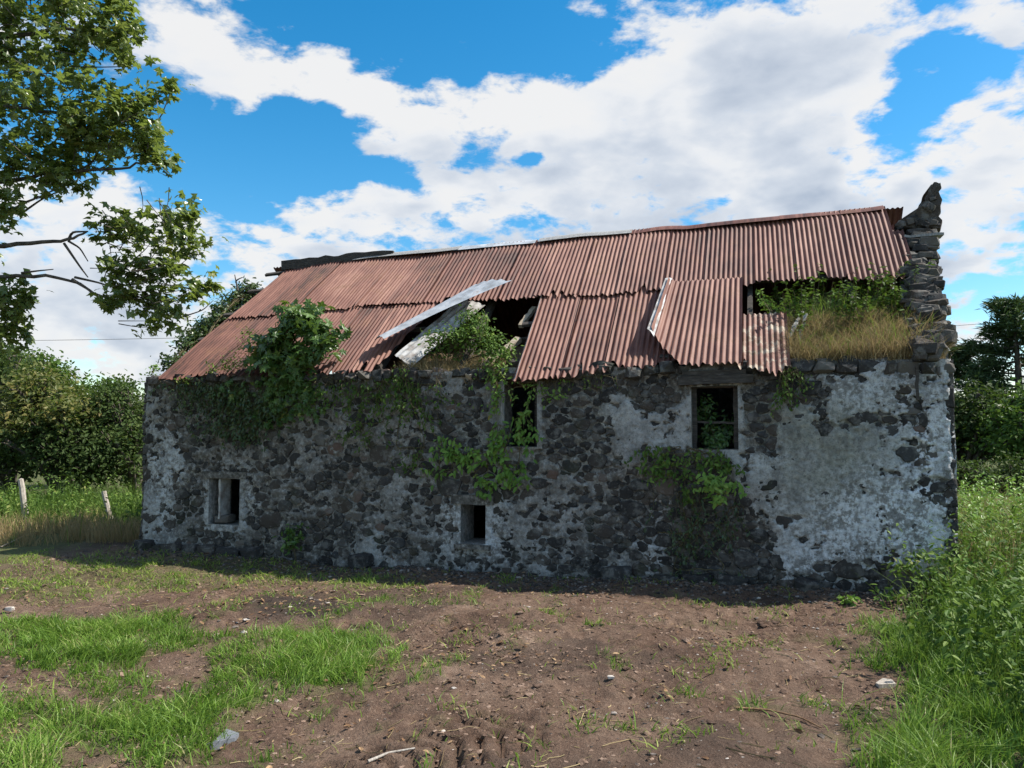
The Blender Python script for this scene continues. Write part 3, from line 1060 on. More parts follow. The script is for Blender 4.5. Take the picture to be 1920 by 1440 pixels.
def chunk(name, outline, d, thick, parent, mat, rough=.02, nin=2):
    """a broken lump of masonry: ragged outline in the wall plane, rounded over its thickness"""
    o = np.array(outline, float)
    pts = []
    for i in range(len(o)):
        a, c = o[i], o[(i + 1) % len(o)]
        for q in (0, .33, .66):
            pts.append(a + (c - a) * q + rng.normal(0, rough, 2))
    pts = np.array(pts); m = len(pts); cen = pts.mean(0)
    V = []
    for sc, y in ((.93, -.5), (1, -.34), (1.0, .34), (.93, .5)):
        for p in pts:
            q = cen + (p - cen) * sc
            V.append((q[0], d + y * thick + rng.normal(0, rough * .6), q[1]))
    V.append((cen[0], d - .53 * thick, cen[1])); V.append((cen[0], d + .53 * thick, cen[1]))
    F = []
    for k in range(3):
        for i in range(m):
            j = (i + 1) % m
            a, b_, c, e = k * m + i, k * m + j, (k + 1) * m + j, (k + 1) * m + i
            F += [[a, c, b_], [a, e, c]]
    for i in range(m):
        j = (i + 1) % m
        F += [[i, j, 4 * m], [3 * m + j, 3 * m + i, 4 * m + 1]]
    b = Buf(); b.add(V, F, .6)
    me = b.mesh(name, mat, False, extra={'k': np.full(b.n, .38)})
    return link(name, me, parent)


def wp(u, v, d):
    p = wall_pt(u, v, d)
    return (p[0], p[2])


chunk('chimney_stump', [wp(*q, 2.6) for q in [(1686, 437), (1674, 427), (1686, 417), (1706, 411), (1717, 401), (1722, 390), (1731, 384), (1732, 373), (1740, 366), (1737, 356), (1747, 354), (1750, 348), (1758, 352), (1760, 372), (1758, 400), (1761, 437)]], 2.6, .46, gable_r, M['stone'], .014)
for k in range(16):
    u_, v_ = random.choice([(1690, 424), (1710, 415), (1730, 405), (1742, 390), (1748, 372), (1748, 420), (1725, 422), (1745, 358)])
    p_ = wall_pt(u_ + random.uniform(-5, 5), v_ + random.uniform(-4, 4), 2.40)
    put_rock(gable_r, (p_[0], p_[1] + random.uniform(-.03, .05), p_[2]), (random.uniform(.07, .16), .16, random.uniform(.05, .11)), roty(random.uniform(-.6, .6)), tint=random.choice([.1, .3, .6, .75, .88]))
V, F = beam_np(np.array([*wall_pt(1692, 447, 2.2)]), np.array([*wall_pt(1766, 441, 2.2)]), .25, .035)
b = Buf(); b.add(V, F); b.build('skew_slab', M['timber_grey'], gable_r)

# ---- timbers of the roof
for s_ in (1.4, 2.7, 4.0, 5.3, 6.6, 7.9, 9.2, 10.5):
    b = Buf(); b.add(*beam_np(RP(s_, .03, -.16), RP(s_, .985, -.16), .07, .12, up=(0, -.6, .77), wob=.004)); b.build('rafter', M['timber_dark'], barn)
for t_ in (.08, .33, .55, .78, .96):
    for a_, b_ in ((.3, 5.7), (5.72, 11.2)):
        if t_ < .5 and a_ > 1:
            a_, b_ = 6.0, 8.9
        elif t_ < .5:
            b_ = 4.6 + random.uniform(-.5, .3)
        b = Buf(); b.add(*beam_np(RP(a_, t_, -.055), RP(b_, t_, -.055), .07, .05, up=(0, -.6, .77), segs=10, wob=.005)); b.build('purlin', M['timber_dark'], barn)
for (sa, ta, oa, sb, tb, ob, w_, h_, mt) in [(5.52, .00, -.08, 6.0, .26, -.14, .10, .07, 'timber_pale'), (5.93, .36, -.15, 6.03, .50, -.18, .07, .06, 'timber_pale'), (5.35, .06, -.22, 5.65, .22, -.25, .05, .05, 'timber_grey'),
                                             (5.85, .40, -.5, 6.5, .41, -.5, .07, .08, 'timber_dark'), (6.08, .10, -.3, 6.16, .34, -.4, .07, .06, 'timber_pale'),
                                             (9.66, .16, -.02, 9.86, .34, -.10, .04, .04, 'timber_grey'), (9.74, .12, -.10, 9.90, .30, -.02, .035, .04, 'timber_grey')]:
    b = Buf(); b.add(*beam_np(RP(sa, ta, oa), RP(sb, tb, ob), w_, h_, up=(0, -.6, .77))); b.build('broken_rafter', M[mt], barn)

# ---- corrugated sheets
CP = .07


def shear(s, t):
    return s + .5 * t * np.clip(1 - s / 4.2, 0, 1)


def sag(s, t):
    return (fbm(s * .55, t * 2.2, seed=90, octv=3) - .5) * .085


def sheet(s0, s1, t0, t1, off, name='roof_sheet', mat='iron', ragged=.012, rows=10, bites=0, deform=None, phase=0.0, amp=.0138, tilt=0.0, tint=None, low=None, parent=None):
    ncor = max(2, int(round((s1 - s0) / CP)))
    nc = ncor * 6
    S = np.linspace(s0, s1, nc + 1)
    rag = (vnoise(np.arange(nc + 1) / 3.0 + random.random() * 50, np.zeros(nc + 1), seed=3) - .5) * 2 * ragged
    for _ in range(bites):
        c = random.uniform(0, nc); wd = random.uniform(2, 7); dp = random.uniform(.015, .06)
        rag = rag + dp * np.clip(1 - np.abs(np.arange(nc + 1) - c) / wd, 0, 1) ** .6
    V = []
    for r in range(rows + 1):
        q = r / rows
        lo = (t0 if low is None else low((S - s0) / (s1 - s0))) + rag
        T = lo + (t1 - lo) * q
        ss = shear(S, T) + tilt * (T - t0)
        o = off + sag(S, T) + amp * np.cos((S - s0) / (s1 - s0) * ncor * 2 * math.pi + phase)
        if deform is not None:
            ss, T, o = deform((S - s0) / (s1 - s0), q, ss, T, o)
        V.append(RP(ss, T, o))
    V = np.stack(V).reshape(-1, 3)
    idx = np.arange((rows + 1) * (nc + 1)).reshape(rows + 1, nc + 1)
    F = np.stack([idx[:-1, :-1], idx[:-1, 1:], idx[1:, 1:], idx[1:, :-1]], -1).reshape(-1, 4)
    me = np_mesh(name, V, F, M[mat], {'tint': np.full(len(V), random.random() if tint is None else tint)}, True)
    return link(name, me, barn if parent is None else parent)


# upper course
edges = np.linspace(.42, 11.13, 18)
for i in range(17):
    a_, b_ = edges[i] - .03, edges[i + 1] + .03
    sheet(a_, b_, .495 + random.uniform(-.012, .018) - (.015 if i < 2 else 0), 1.0 + random.uniform(-.006, .006), .034 + .012 * (i % 2), bites=random.choice([0, 0, 1, 2]), tilt=random.uniform(-.01, .01), ragged=.010)
sheet(11.10, 11.31, .555, .815, .01, ragged=.02, bites=1)
sheet(11.02, 11.20, .60, .86, .0, ragged=.02)
# lower course
edges = np.linspace(.36, 4.45, 7)
for i in range(6):
    a_, b_ = edges[i] - .03, edges[i + 1] + .03
    low = None
    if i == 5:
        low = lambda q: .02 + .42 * sstep(.35, 1.05, q)
    sheet(a_, b_, .012 + random.uniform(-.012, .015), .54, .0 + .012 * (i % 2), bites=random.choice([1, 1, 2]), tilt=random.uniform(-.01, .01), ragged=.016, low=low)
sheet(6.22, 6.86, -.06, .535, .012, bites=1, ragged=.012, tilt=-.10, low=lambda q: -.062 + .03 * q)
sheet(6.80, 7.45, -.02, .535, .0, bites=2, ragged=.02, tilt=-.06, low=lambda q: -.03 + .035 * q)
sheet(7.40, 8.06, .01, .54, .012, bites=2, ragged=.02, tilt=-.03)
sheet(8.0, 8.4, .03, .54, -.005, bites=2, ragged=.02)


# folded edge of the sheet beside the hole
def fold_strip(name, p0, p1, p2, p3, mat, rows=12, cols=5, wav=.006, curl=0.0, ncor=0, amp=.01):
    """a strip of bare sheet: p0-p1 is its lower edge, p3-p2 its upper edge (barn coordinates)"""
    p0, p1, p2, p3 = [np.asarray(p, float) for p in (p0, p1, p2, p3)]
    nrm = np.cross(p1 - p0, p3 - p0); nrm /= np.linalg.norm(nrm)
    if nrm[2] < 0: nrm = -nrm
    V = []
    for r in range(rows + 1):
        q = r / rows
        a, c = p0 + (p3 - p0) * q, p1 + (p2 - p1) * q
        for k in range(cols + 1):
            x = k / cols
            bow = curl * math.sin(math.pi * x) + wav * math.sin(q * 17 + x * 5) + (amp * math.cos(x * ncor * 2 * math.pi) if ncor else 0)
            V.append(a + (c - a) * x + nrm * bow)
    idx = np.arange((rows + 1) * (cols + 1)).reshape(rows + 1, cols + 1)
    F = np.stack([idx[:-1, :-1], idx[:-1, 1:], idx[1:, 1:], idx[1:, :-1]], -1).reshape(-1, 4)
    me = np_mesh(name, np.array(V), F, M[mat], {'tint': np.full(len(V), .5)}, True)
    return link(name, me, barn)


fold_strip('folded_edge', RP(6.235, -.055, .0), RP(6.262, -.055, .05), RP(6.185, .50, .05), RP(6.16, .505, .0), 'galvanised', cols=3)


# the pair of sheets that has slid and lifts along its left edge
def lift(q, r, ss, T, o):
    up = np.clip(1 - q / .16, 0, 1) ** 1.4
    o = o + .05 + .11 * up * (1.0 - .35 * r) + .03 * (1 - r)
    ss = ss + .02 * up - .13 * (1 - r) * (1 - q) * .9
    return ss, T, o


sheet(8.06, 9.10, .0, .525, .03, deform=lift, ragged=.012, low=lambda q: .17 * np.clip(1 - q / .36, 0, 1) ** 1.0 - .012 + .0 * q, tint=.8)
fold_strip('turned_edge', RP(7.905, .165, .185), RP(8.005, .13, .155), RP(8.13, .535, .10), RP(8.03, .535, .13), 'whitened_sheet', cols=4, curl=.012)
sheet(9.05, 9.65, -.055, .285, .055, mat='iron_old', ragged=.02, bites=2, rows=8, low=lambda q: -.02 - .04 * q + .0 * q, tint=.6)

# torn, curled sheet over the left hole and the pale one that slid under it
def curl_sheet():
    a0, a1 = RP(3.88, .185, .13), RP(5.02, .60, .10)
    b0, b1 = RP(4.06, .16, .19), RP(5.30, .55, .20)
    n_, c_ = 16, 20
    V = []
    for r in range(n_ + 1):
        q = r / n_
        a, b_ = a0 + (a1 - a0) * q, b0 + (b1 - b0) * q
        wide = 1.35 + 1.5 * q ** 1.4
        for k in range(c_ + 1):
            x = k / c_
            p = a + (b_ - a) * x * wide
            p = p + np.array([0, -.03, .055]) * math.sin(math.pi * x * .9) + np.array([0, 0, .013]) * math.sin(x * 25 + q * 2) * (.35 + .65 * q)
            V.append(p)
    idx = np.arange((n_ + 1) * (c_ + 1)).reshape(n_ + 1, c_ + 1)
    F = np.stack([idx[:-1, :-1], idx[:-1, 1:], idx[1:, 1:], idx[1:, :-1]], -1).reshape(-1, 4)
    link('curled_sheet', np_mesh('curled_sheet', np.array(V), F, M['galvanised'], {'tint': np.full(len(V), .5)}, True), barn)


curl_sheet()
fold_strip('slid_sheet', RP(4.28, .115, .02), RP(4.62, .045, -.02), RP(5.30, .47, -.01), RP(4.86, .50, .05), 'whitened_sheet', cols=24, ncor=4, amp=.010, curl=.03)

# back slope: out of view, put in to keep daylight out of the barn
for i in range(8):
    a_, b_ = .4 + i * 1.37, .4 + (i + 1) * 1.37 + .06
    S = np.linspace(a_, b_, int((b_ - a_) / CP) * 4 + 1)
    V = np.concatenate([np.stack([S, np.full_like(S, d), np.full_like(S, z) + .012 * np.cos(S / CP * 2 * math.pi) + .008 * (i % 2) + (zr(S) - 5.02) * (1 if z > 4 else 0)], -1) for d, z in ((2.80, 5.03), (4.3, 3.84), (5.75, 2.66))])
    m = len(S)
    idx = np.arange(3 * m).reshape(3, m)
    F = np.stack([idx[:-1, :-1], idx[:-1, 1:], idx[1:, 1:], idx[1:, :-1]], -1).reshape(-1, 4)
    link('roof_sheet', np_mesh('roof_sheet', V, F, M['iron'], {'tint': np.full(len(V), random.random())}, True), barn)


# ridge pieces
def ridge_piece(s0, s1, lift_, mat, w=.17, drop=.10, name='ridge_cap'):
    n_ = 10
    V = []
    prof = [(-w, -drop), (-w * .45, -drop * .35), (0, 0), (w * .45, -drop * .35), (w, -drop)]
    for i in range(n_ + 1):
        s_ = s0 + (s1 - s0) * i / n_
        wob = (vnoise(np.array([s_ * 2.3]), np.array([0.]), seed=95)[0] - .5) * .03
        for (y, z) in prof:
            V.append((s_, 2.81 + y, zr(s_) + .055 + lift_ + z + wob))
    m = len(prof)
    idx = np.arange((n_ + 1) * m).reshape(n_ + 1, m)
    F = np.stack([idx[:-1, :-1], idx[1:, :-1], idx[1:, 1:], idx[:-1, 1:]], -1).reshape(-1, 4)
    link(name, np_mesh(name, np.array(V), F, M[mat], {'tint': np.full(len(V), random.random())}, True), barn)


b = Buf(); b.add(*beam_np((.72, 2.62, zr(.7) + .0), (3.0, 2.74, zr(3.0) + .03), .06, .17, segs=12, wob=.012)); b.build('ridge_board', M['timber_dark'], barn)
b = Buf(); b.add(*beam_np((.80, 2.80, zr(.7) + .09), (2.5, 2.80, zr(2.5) + .07), .22, .035, segs=12, wob=.010)); b.build('ridge_board', M['timber_dark'], barn)
for (a_, b_, l_, mt) in [(2.2, 4.3, .03, 'timber_grey'), (4.2, 5.7, .02, 'galvanised'), (5.75, 7.35, .035, 'timber_grey'), (7.3, 8.15, .02, 'iron'), (8.1, 9.7, .015, 'iron'), (9.65, 11.14, .02, 'iron')]:
    ridge_piece(a_, b_, l_, mt)

# ---- window timbers
def plank(name, a, b_, w_, h_, mat, parent=None, up=(0, 0, 1), wob=.003):
    b = Buf(); b.add(*beam_np(a, b_, w_, h_, up=up, wob=wob)); return b.build(name, M[mat], parent or barn)


def window(key, mat, depth=.12, th=.05, sides='lrtb', name='window_frame'):
    a, b_, c, d = OPENINGS[key]
    b = Buf()
    if 'l' in sides: b.add(*beam_np((a + th / 2 + .004, depth, c + .004), (a + th / 2 + .004, depth, d - .004), .07, th, up=(0, 1, 0), wob=.003))
    if 'r' in sides: b.add(*beam_np((b_ - th / 2 - .004, depth, c + .004), (b_ - th / 2 - .004, depth, d - .004), .07, th, up=(0, 1, 0), wob=.003))
    if 't' in sides: b.add(*beam_np((a + th + .01, depth, d - th / 2 - .004), (b_ - th - .01, depth, d - th / 2 - .004), .07, th, wob=.003))
    if 'b' in sides: b.add(*beam_np((a + th + .01, depth, c + th / 2 + .004), (b_ - th - .01, depth, c + th / 2 + .004), .09, th, wob=.003))
    return b.build(name, M[mat], barn)


plank('jamb', (8.503, .12, 1.695), (8.503, .12, 2.465), .07, .035, 'timber_dark', None, up=(0, 1, 0))
plank('jamb', (9.018, .12, 1.695), (9.018, .12, 2.465), .07, .035, 'timber_dark', None, up=(0, 1, 0))
plank('glazing_bar', (8.525, .12, 2.03), (9.0, .12, 2.015), .025, .025, 'timber_dark')
wf2 = window('up_mid', 'timber_dark', sides='r')
plank('jamb', (6.00, -.03, 1.72), (6.005, -.03, 2.60), .05, .045, 'timber_grey', wf2, up=(0, 1, 0))
# boarded half of the low left opening
plank('shutter_board', (1.455, .13, .55), (1.46, .13, 1.165), .03, .24, 'whitened_sheet', None, up=(0, 1, 0), wob=.001)
put_rock(barn, (1.47, .12, .56), (.26, .22, .12), tint=.88)
# lintels
plank('lintel', (8.33, -.035, 2.545), (9.22, -.03, 2.56), .14, .10, 'timber_dark')
plank('lintel', (8.38, -.015, 2.63), (9.15, -.02, 2.64), .14, .06, 'timber_dark')
plank('lintel', (5.85, .02, 2.64), (6.62, .02, 2.65), .16, .09, 'timber_dark')
plank('lintel', (1.18, -.012, 1.235), (1.97, -.012, 1.235), .10, .10, 'plaster')
plank('lintel', (5.28, -.02, .985), (5.88, -.02, .985), .10, .13, 'plaster')
plank('sill', (5.33, -.035, .36), (5.83, -.035, .355), .14, .06, 'plaster')
# drain pipe remnant on the right hand plaster
plank('pipe_stub', (11.02, -.06, 2.28), (11.02, -.06, 2.66), .03, .03, 'timber_dark', None, up=(0, 1, 0))


# ---- rotted thatch that lies bared in the holes
def thatch_bed(name, s0, s1, t1, off0, off1, seed):
    S, T = np.meshgrid(np.linspace(s0, s1, 40), np.linspace(.0, t1, 30))
    o = off0 + (off1 - off0) * (T / t1) + (fbm(S * 3, T * 8, seed=seed) - .5) * .22
    edge = np.minimum(S - s0, s1 - S + .15)
    o = o - .18 * sstep(.25, 0, edge)
    P = RP(S, T, o)
    P[..., 1] = np.maximum(P[..., 1], .02 + .04 * fbm(S * 5, T * 5, seed=seed + 3))
    P[0, :, 2] -= .12
    idx = np.arange(S.size).reshape(S.shape)
    F = np.stack([idx[:-1, :-1], idx[:-1, 1:], idx[1:, 1:], idx[1:, :-1]], -1).reshape(-1, 4)
    link(name, np_mesh(name, P.reshape(-1, 3), F, M['thatch'], None, True), barn)
    return P


bed_r = thatch_bed('old_thatch', 9.45, 11.35, .56, -.02, -.34, 7)
bed_l = thatch_bed('old_thatch', 4.2, 6.25, .26, -.02, -.30, 8)

# ------------------------------------------------------------------ plants
def unit(v):
    v = np.asarray(v, float)
    return v / (np.linalg.norm(v, axis=-1, keepdims=True) + 1e-9)


def plant(name, label, cat, base, blobs, n, size, template='OVATE', mat='shrub_leaf', stem_mat='stem', clump=.09, per=9, face=(0, 0, 0),
          stem_r=.012, tint=(0, 1), group=None, shell=.5, droop=0.0, twigs=.35, stems=True, keep=None, trunk=None, lean_up=.55, crown='foliage', wood='stem'):
    tpl = {'OVATE': OVATE, 'MAPLE': MAPLE, 'LANCE': LANCE}[template]
    base = np.asarray(base, float)
    root = empty(name, base)
    tag(root, label, cat, group)
    wts = np.array([b[1][0] * b[1][1] ** .5 * b[1][2] for b in blobs]) ** .8
    wts = wts / wts.sum()
    SB = Buf()
    Ps, Ns, Ts = [], [], []
    for (c, r), w_ in zip(blobs, wts):
        c = np.asarray(c, float); r = np.asarray(r, float)
        k = max(2, int(n * w_ / per))
        dv = unit(rng.normal(0, 1, (k, 3)))
        rad = (shell + (1 - shell) * rng.random((k, 1))) * rng.random((k, 1)) ** .25
        cc = c + dv * rad * r
        if keep is not None:
            cc = cc[keep(cc)]
            k = len(cc)
            if k == 0:
                continue
        ct = rng.random(k)
        m = per
        P = np.repeat(cc, m, 0) + rng.normal(0, clump, (k * m, 3)) * np.array([1, 1, .75])
        N = np.repeat(unit(cc - c), m, 0) * .5 + np.array([0, 0, lean_up]) + np.asarray(face, float) + rng.normal(0, .45, (k * m, 3))
        P[:, 2] -= droop * rng.random(k * m)
        Ps.append(P); Ns.append(N)
        Ts.append(np.clip(np.repeat(ct, m) * .6 + rng.random(k * m) * .4, 0, 1))
        if stems:
            mid = (base + c) / 2 + np.array([0, 0, .12]) * np.linalg.norm(c - base) + rng.normal(0, .05, 3)
            path = bez(base if trunk is None else trunk, c, mid, 8)
            SB.add(*tube_np(path, np.linspace(stem_r, stem_r * .5, 8), 5))
            for q in cc[::max(1, int(1 / twigs))]:
                j = random.randint(3, 7)
                SB.add(*tube_np(bez(path[j], q, (path[j] + q) / 2 + rng.normal(0, .04, 3), 5), np.linspace(stem_r * .42, stem_r * .16, 5), 4))
    P, N, T_ = np.concatenate(Ps), np.concatenate(Ns), np.concatenate(Ts)
    V, F, k = leaves_np(P, N, rng.uniform(size[0], size[1], len(P)), tpl)
    B_ = Buf(); B_.add(V, F, np.repeat(tint[0] + (tint[1] - tint[0]) * T_, k))
    link(crown, B_.mesh(crown, M[mat], False, origin=base), root)
    if stems:
        link(wood, SB.mesh(wood, M[stem_mat], True, origin=base), root)
    return root


def wb(u, v, d, ru, rv, rd):
    """blob on the barn: photo position and radii (in photo pixels) on the plane at depth d"""
    c = wall_pt(u, v, d)
    e = wall_pt(u + ru, v, d); f = wall_pt(u, v + rv, d)
    return BW(c), (abs(e[0] - c[0]), rd, abs(f[2] - c[2]))


def db(u, v, Y, ru, rv, ry):
    return at_depth(u, v, Y), (ru / FPX * Y, ry, rv / FPX * Y)


OUT = tuple(-NV * .9)

# ---- sycamore that leans in from the left
TY = 8.6
tb = np.array([-7.9, 9.0, float(gz(-7.9, 9.0))])


def sycamore():
    root = empty('sycamore_tree', tb)
    tag(root, 'broad leafy sycamore reaching in over the yard with bare lower boughs', 'tree')
    TB = Buf()
    top = np.array([-7.5, 8.8, 8.6])
    tp = bez(tb - np.array([0, 0, .1]), top, (tb + top) / 2 + np.array([-.35, .1, 0]), 12)
    TB.add(*tube_np(tp, np.linspace(.27, .07, 12), 10))
    limbs = [  # start index on the trunk, photo path, radius
        (5, [(-180, 480), (0, 459), (118, 454), (165, 438)], .052),
        (5, [(-180, 560), (0, 512), (130, 523), (200, 560)], .045),
        (7, [(-160, 330), (0, 345), (100, 320), (230, 320), (275, 300)], .045),
        (8, [(-120, 180), (0, 200), (110, 210), (210, 235)], .05),
        (9, [(-120, 60), (0, 70), (140, 50), (215, 60)], .05),
        (6, [(-160, 400), (0, 400), (60, 375), (110, 355)], .035)]
    ends = []
    for (i0, pth, r0) in limbs:
        dy = 0.0
        pts = [tp[i0]] + [at_depth(u, v, TY + dy * (k + 1) / len(pth)) for k, (u, v) in enumerate(pth)]
        pts = np.array(pts)
        # smooth
        tt = np.linspace(0, len(pts) - 1, 22)
        sm = np.stack([np.interp(tt, np.arange(len(pts)), pts[:, c]) for c in range(3)], 1)
        for _ in range(2):
            sm[1:-1] = (sm[:-2] + 2 * sm[1:-1] + sm[2:]) / 4
        sm += rng.normal(0, .012, sm.shape)
        TB.add(*tube_np(sm, np.linspace(r0 * .85, r0 * .2, 22), 7))
        ends.append(sm)
    for (pth, r0, y0) in [([(120, 456), (150, 500), (165, 520)], .016, 0), ([(128, 452), (150, 465), (165, 490)], .014, .1), ([(40, 512), (70, 508), (100, 505)], .014, 0), ([(135, 524), (170, 545), (205, 575)], .02, 0), ([(140, 520), (185, 530), (215, 540)], .016, .1), ([(128, 452), (135, 435), (165, 434)], .02, 0),
                          ([(258, 236), (300, 225), (320, 172)], .011, 0), ([(130, 125), (190, 126), (265, 124)], .009, 0), ([(125, 335), (180, 300), (190, 250)], .016, .1), ([(40, 400), (80, 372), (130, 350)], .014, .1), ([(340, 595), (380, 582), (398, 565)], .009, 0)]:
        pts = np.array([at_depth(u, v, TY + y0) for u, v in pth])
        tt = np.linspace(0, len(pts) - 1, 9)
        sm = np.stack([np.interp(tt, np.arange(len(pts)), pts[:, c]) for c in range(3)], 1)
        sm[1:-1] = (sm[:-2] + 2 * sm[1:-1] + sm[2:]) / 4
        TB.add(*tube_np(sm, np.linspace(r0, r0 * .4, 9), 5))
    blobs = [(60, 60, 110, 85, 1.0), (170, 45, 75, 60, .8), (-60, 100, 130, 110, 1.2), (225, 45, 32, 60, .4), (100, 190, 120, 95, 1.0), (60, 290, 100, 75, .9), (20, 375, 32, 30, .4), (120, 330, 50, 40, .4), (165, 255, 60, 60, .6),
             (235, 205, 55, 38, .5), (225, 265, 55, 45, .5), (275, 245, 40, 40, .4), (290, 295, 38, 22, .35), (318, 165, 14, 12, .1), (236, 110, 14, 12, .1), (270, 190, 25, 20, .2),
             (200, 425, 38, 30, .3), (255, 440, 50, 42, .45), (320, 445, 48, 42, .4), (370, 455, 26, 32, .3), (358, 405, 18, 14, .1), (215, 500, 30, 30, .3), (285, 500, 40, 34, .35), (340, 500, 35, 22, .3), (215, 555, 25, 25, .25), (270, 560, 38, 32, .3), (320, 575, 36, 34, .3), (305, 612, 22, 14, .15),
             (365, 540, 30, 14, .2), (400, 530, 13, 12, .1), (15, 560, 42, 50, .5), (5, 630, 40, 60, .5), (55, 560, 12, 16, .1), (-60, 440, 60, 60, .8), (-90, 560, 80, 100, .9), (-150, 250, 160, 140, 1.6), (-330, 150, 200, 180, 1.6), (-350, 400, 170, 130, 1.4), (-180, -80, 260, 110, 1.8), (60, -60, 160, 70, 1.2)]
    LB = Buf()
    allends = np.concatenate(ends + [tp[5:]])
    for (u, v, ru, rv, ry) in blobs:
        c, r = db(u, v, TY + random.uniform(-.12, .12), ru, rv, ry * .75)
        r = np.array(r)
        inview = u > -30
        k = int(((20 if v > 390 and u > 150 else 28) if inview else 19) * (ru * rv / 3000) ** .85) + 5
        dv = unit(rng.normal(0, 1, (k, 3)))
        cc = c + dv * r * rng.random((k, 1)) ** .42
        for q in cc:
            m = random.randint(6, 10)
            # twig with leaves fanned along it
            near = allends[np.argmin(((allends - q) ** 2).sum(1))]
            ln = min(.42, np.linalg.norm(q - near) * .6)
            dirn = unit(q - near + rng.normal(0, .25, 3))
            st = q - dirn * ln
            if ru > 20 and random.random() < .55:
                TB.add(*tube_np(bez(st, q, (st + q) / 2 + rng.normal(0, .03, 3), 4), np.linspace(.007, .002, 4), 3))
            tt = rng.random((m, 1)) ** .7
            P = st + (q - st) * (.35 + .65 * tt) + rng.normal(0, .065, (m, 3))
            P[0] = q; P[1] = st + (q - st) * .9
            N = np.array([0, 0, .8]) + dirn * .25 + rng.normal(0, .5, (m, 3))
            V, F, nv = leaves_np(P, N, rng.uniform(.065, .125, m), MAPLE, spin=dirn * .8 + np.array([0, 0, -.45]))
            LB.add(V, F, np.repeat(np.clip(random.random() * .55 + rng.random(m) * .35 + (.12 if u > 120 else 0), 0, 1), nv))
    link('trunk', TB.mesh('trunk', M['bark'], True, origin=tb), root)
    link('crown', LB.mesh('crown', M['tree_leaf'], False, origin=tb), root)


sycamore()

# ---- shrubs and climbers on the barn
plant('sycamore_sapling', 'bushy green sapling sprouting from the wall head over the left of the roof', 'shrub', BW(np.array([2.45, .05, 2.72])),
      [wb(556, 606, -.02, 34, 26, .25), wb(590, 622, -.06, 26, 22, .2), wb(612, 648, -.1, 24, 18, .2), wb(530, 640, -.1, 26, 26, .25), wb(498, 655, -.1, 16, 20, .15), wb(575, 668, -.15, 26, 18, .2), wb(520, 685, -.15, 22, 16, .2),
       wb(548, 578, 0, 16, 12, .15), wb(585, 592, 0, 12, 10, .12), wb(478, 672, -.1, 14, 12, .12), wb(548, 700, -.15, 22, 14, .15), wb(622, 625, -.1, 10, 10, .1)],
      1050, (.10, .18), 'MAPLE', 'shrub_leaf', clump=.085, per=7, face=tuple(-NV * .5), stem_r=.018, tint=(.1, 1), shell=.3)


def trailing(name, label, cat, zones, size, mat, tint=(0, 1), template='OVATE', step=.05, dbase=-.05, wander=.35, stem_mat='stem', r=.004, leafy=.85):
    """strands that wander over the wall face; zones: (u, v start, spread u, spread v, strands, length, direction)"""
    tpl = {'OVATE': OVATE, 'MAPLE': MAPLE, 'LANCE': LANCE}[template]
    first = BW(wall_pt(zones[0][0], zones[0][1], dbase))
    root = empty(name, first); tag(root, label, cat)
    SB, LB = Buf(), Buf()
    # woody runner that joins the strands
    run = []
    for (u, v, su, sv, k, ln, ang) in sorted(zones, key=lambda q: q[0]):
        run += [wall_pt(u - su * .8, v + random.uniform(-4, 4), dbase + .01), wall_pt(u, v + random.uniform(-5, 5), dbase - .01), wall_pt(u + su * .8, v + random.uniform(-4, 4), dbase + .01)]
    run = np.array(run)
    tt = np.linspace(0, len(run) - 1, len(run) * 6)
    run = np.stack([np.interp(tt, np.arange(len(run)), run[:, c]) for c in range(3)], 1)
    for _ in range(3):
        run[1:-1] = (run[:-2] + 2 * run[1:-1] + run[2:]) / 4
    SB.add(*tube_np(BW(run + rng.normal(0, .008, run.shape)), r * 1.6, 5))
    for (u, v, su, sv, k, ln, ang) in zones:
        for _ in range(k):
            p = wall_pt(u + random.gauss(0, su * .5), v + random.gauss(0, sv * .5), dbase)
            a = math.radians(ang) + random.gauss(0, .45)
            m = max(4, int(ln * random.uniform(.5, 1.25) / .06))
            pts, out = [p], abs(random.gauss(.02, .03))
            for i in range(m):
                a += random.gauss(0, wander) + (math.radians(ang) - a) * .12
                out = np.clip(out + random.gauss(.004, .014), 0, .17)
                q = pts[-1] + np.array([math.cos(a) * .06, 0, math.sin(a) * .06]); q[1] = dbase - out
                pts.append(q)
            W_ = BW(np.array(pts))
            SB.add(*tube_np(W_, np.linspace(r, r * .4, len(W_)), 4))
            nl = int(len(pts) * .06 / step)
            if nl < 1:
                continue
            tt = rng.uniform(.05, 1, nl)
            tt = tt[rng.random(nl) < leafy * (.55 + .45 * tt)]
            if len(tt) == 0:
                continue
            P = np.stack([np.interp(tt, np.linspace(0, 1, len(W_)), W_[:, c]) for c in range(3)], 1) + rng.normal(0, .018, (len(tt), 3))
            N = -NV * .9 + np.array([0, 0, .5]) + rng.normal(0, .45, (len(tt), 3))
            V, F, nv = leaves_np(P, N, rng.uniform(size[0], size[1], len(tt)), tpl, spin=np.array([0, 0, -.8]))
            LB.add(V, F, np.repeat(tint[0] + (tint[1] - tint[0]) * np.clip(random.random() * .5 + rng.random(len(tt)) * .5, 0, 1), nv))
    link('foliage', LB.mesh('foliage', M[mat], False, origin=first), root)
    link('stem', SB.mesh('stem', M[stem_mat], True, origin=first), root)


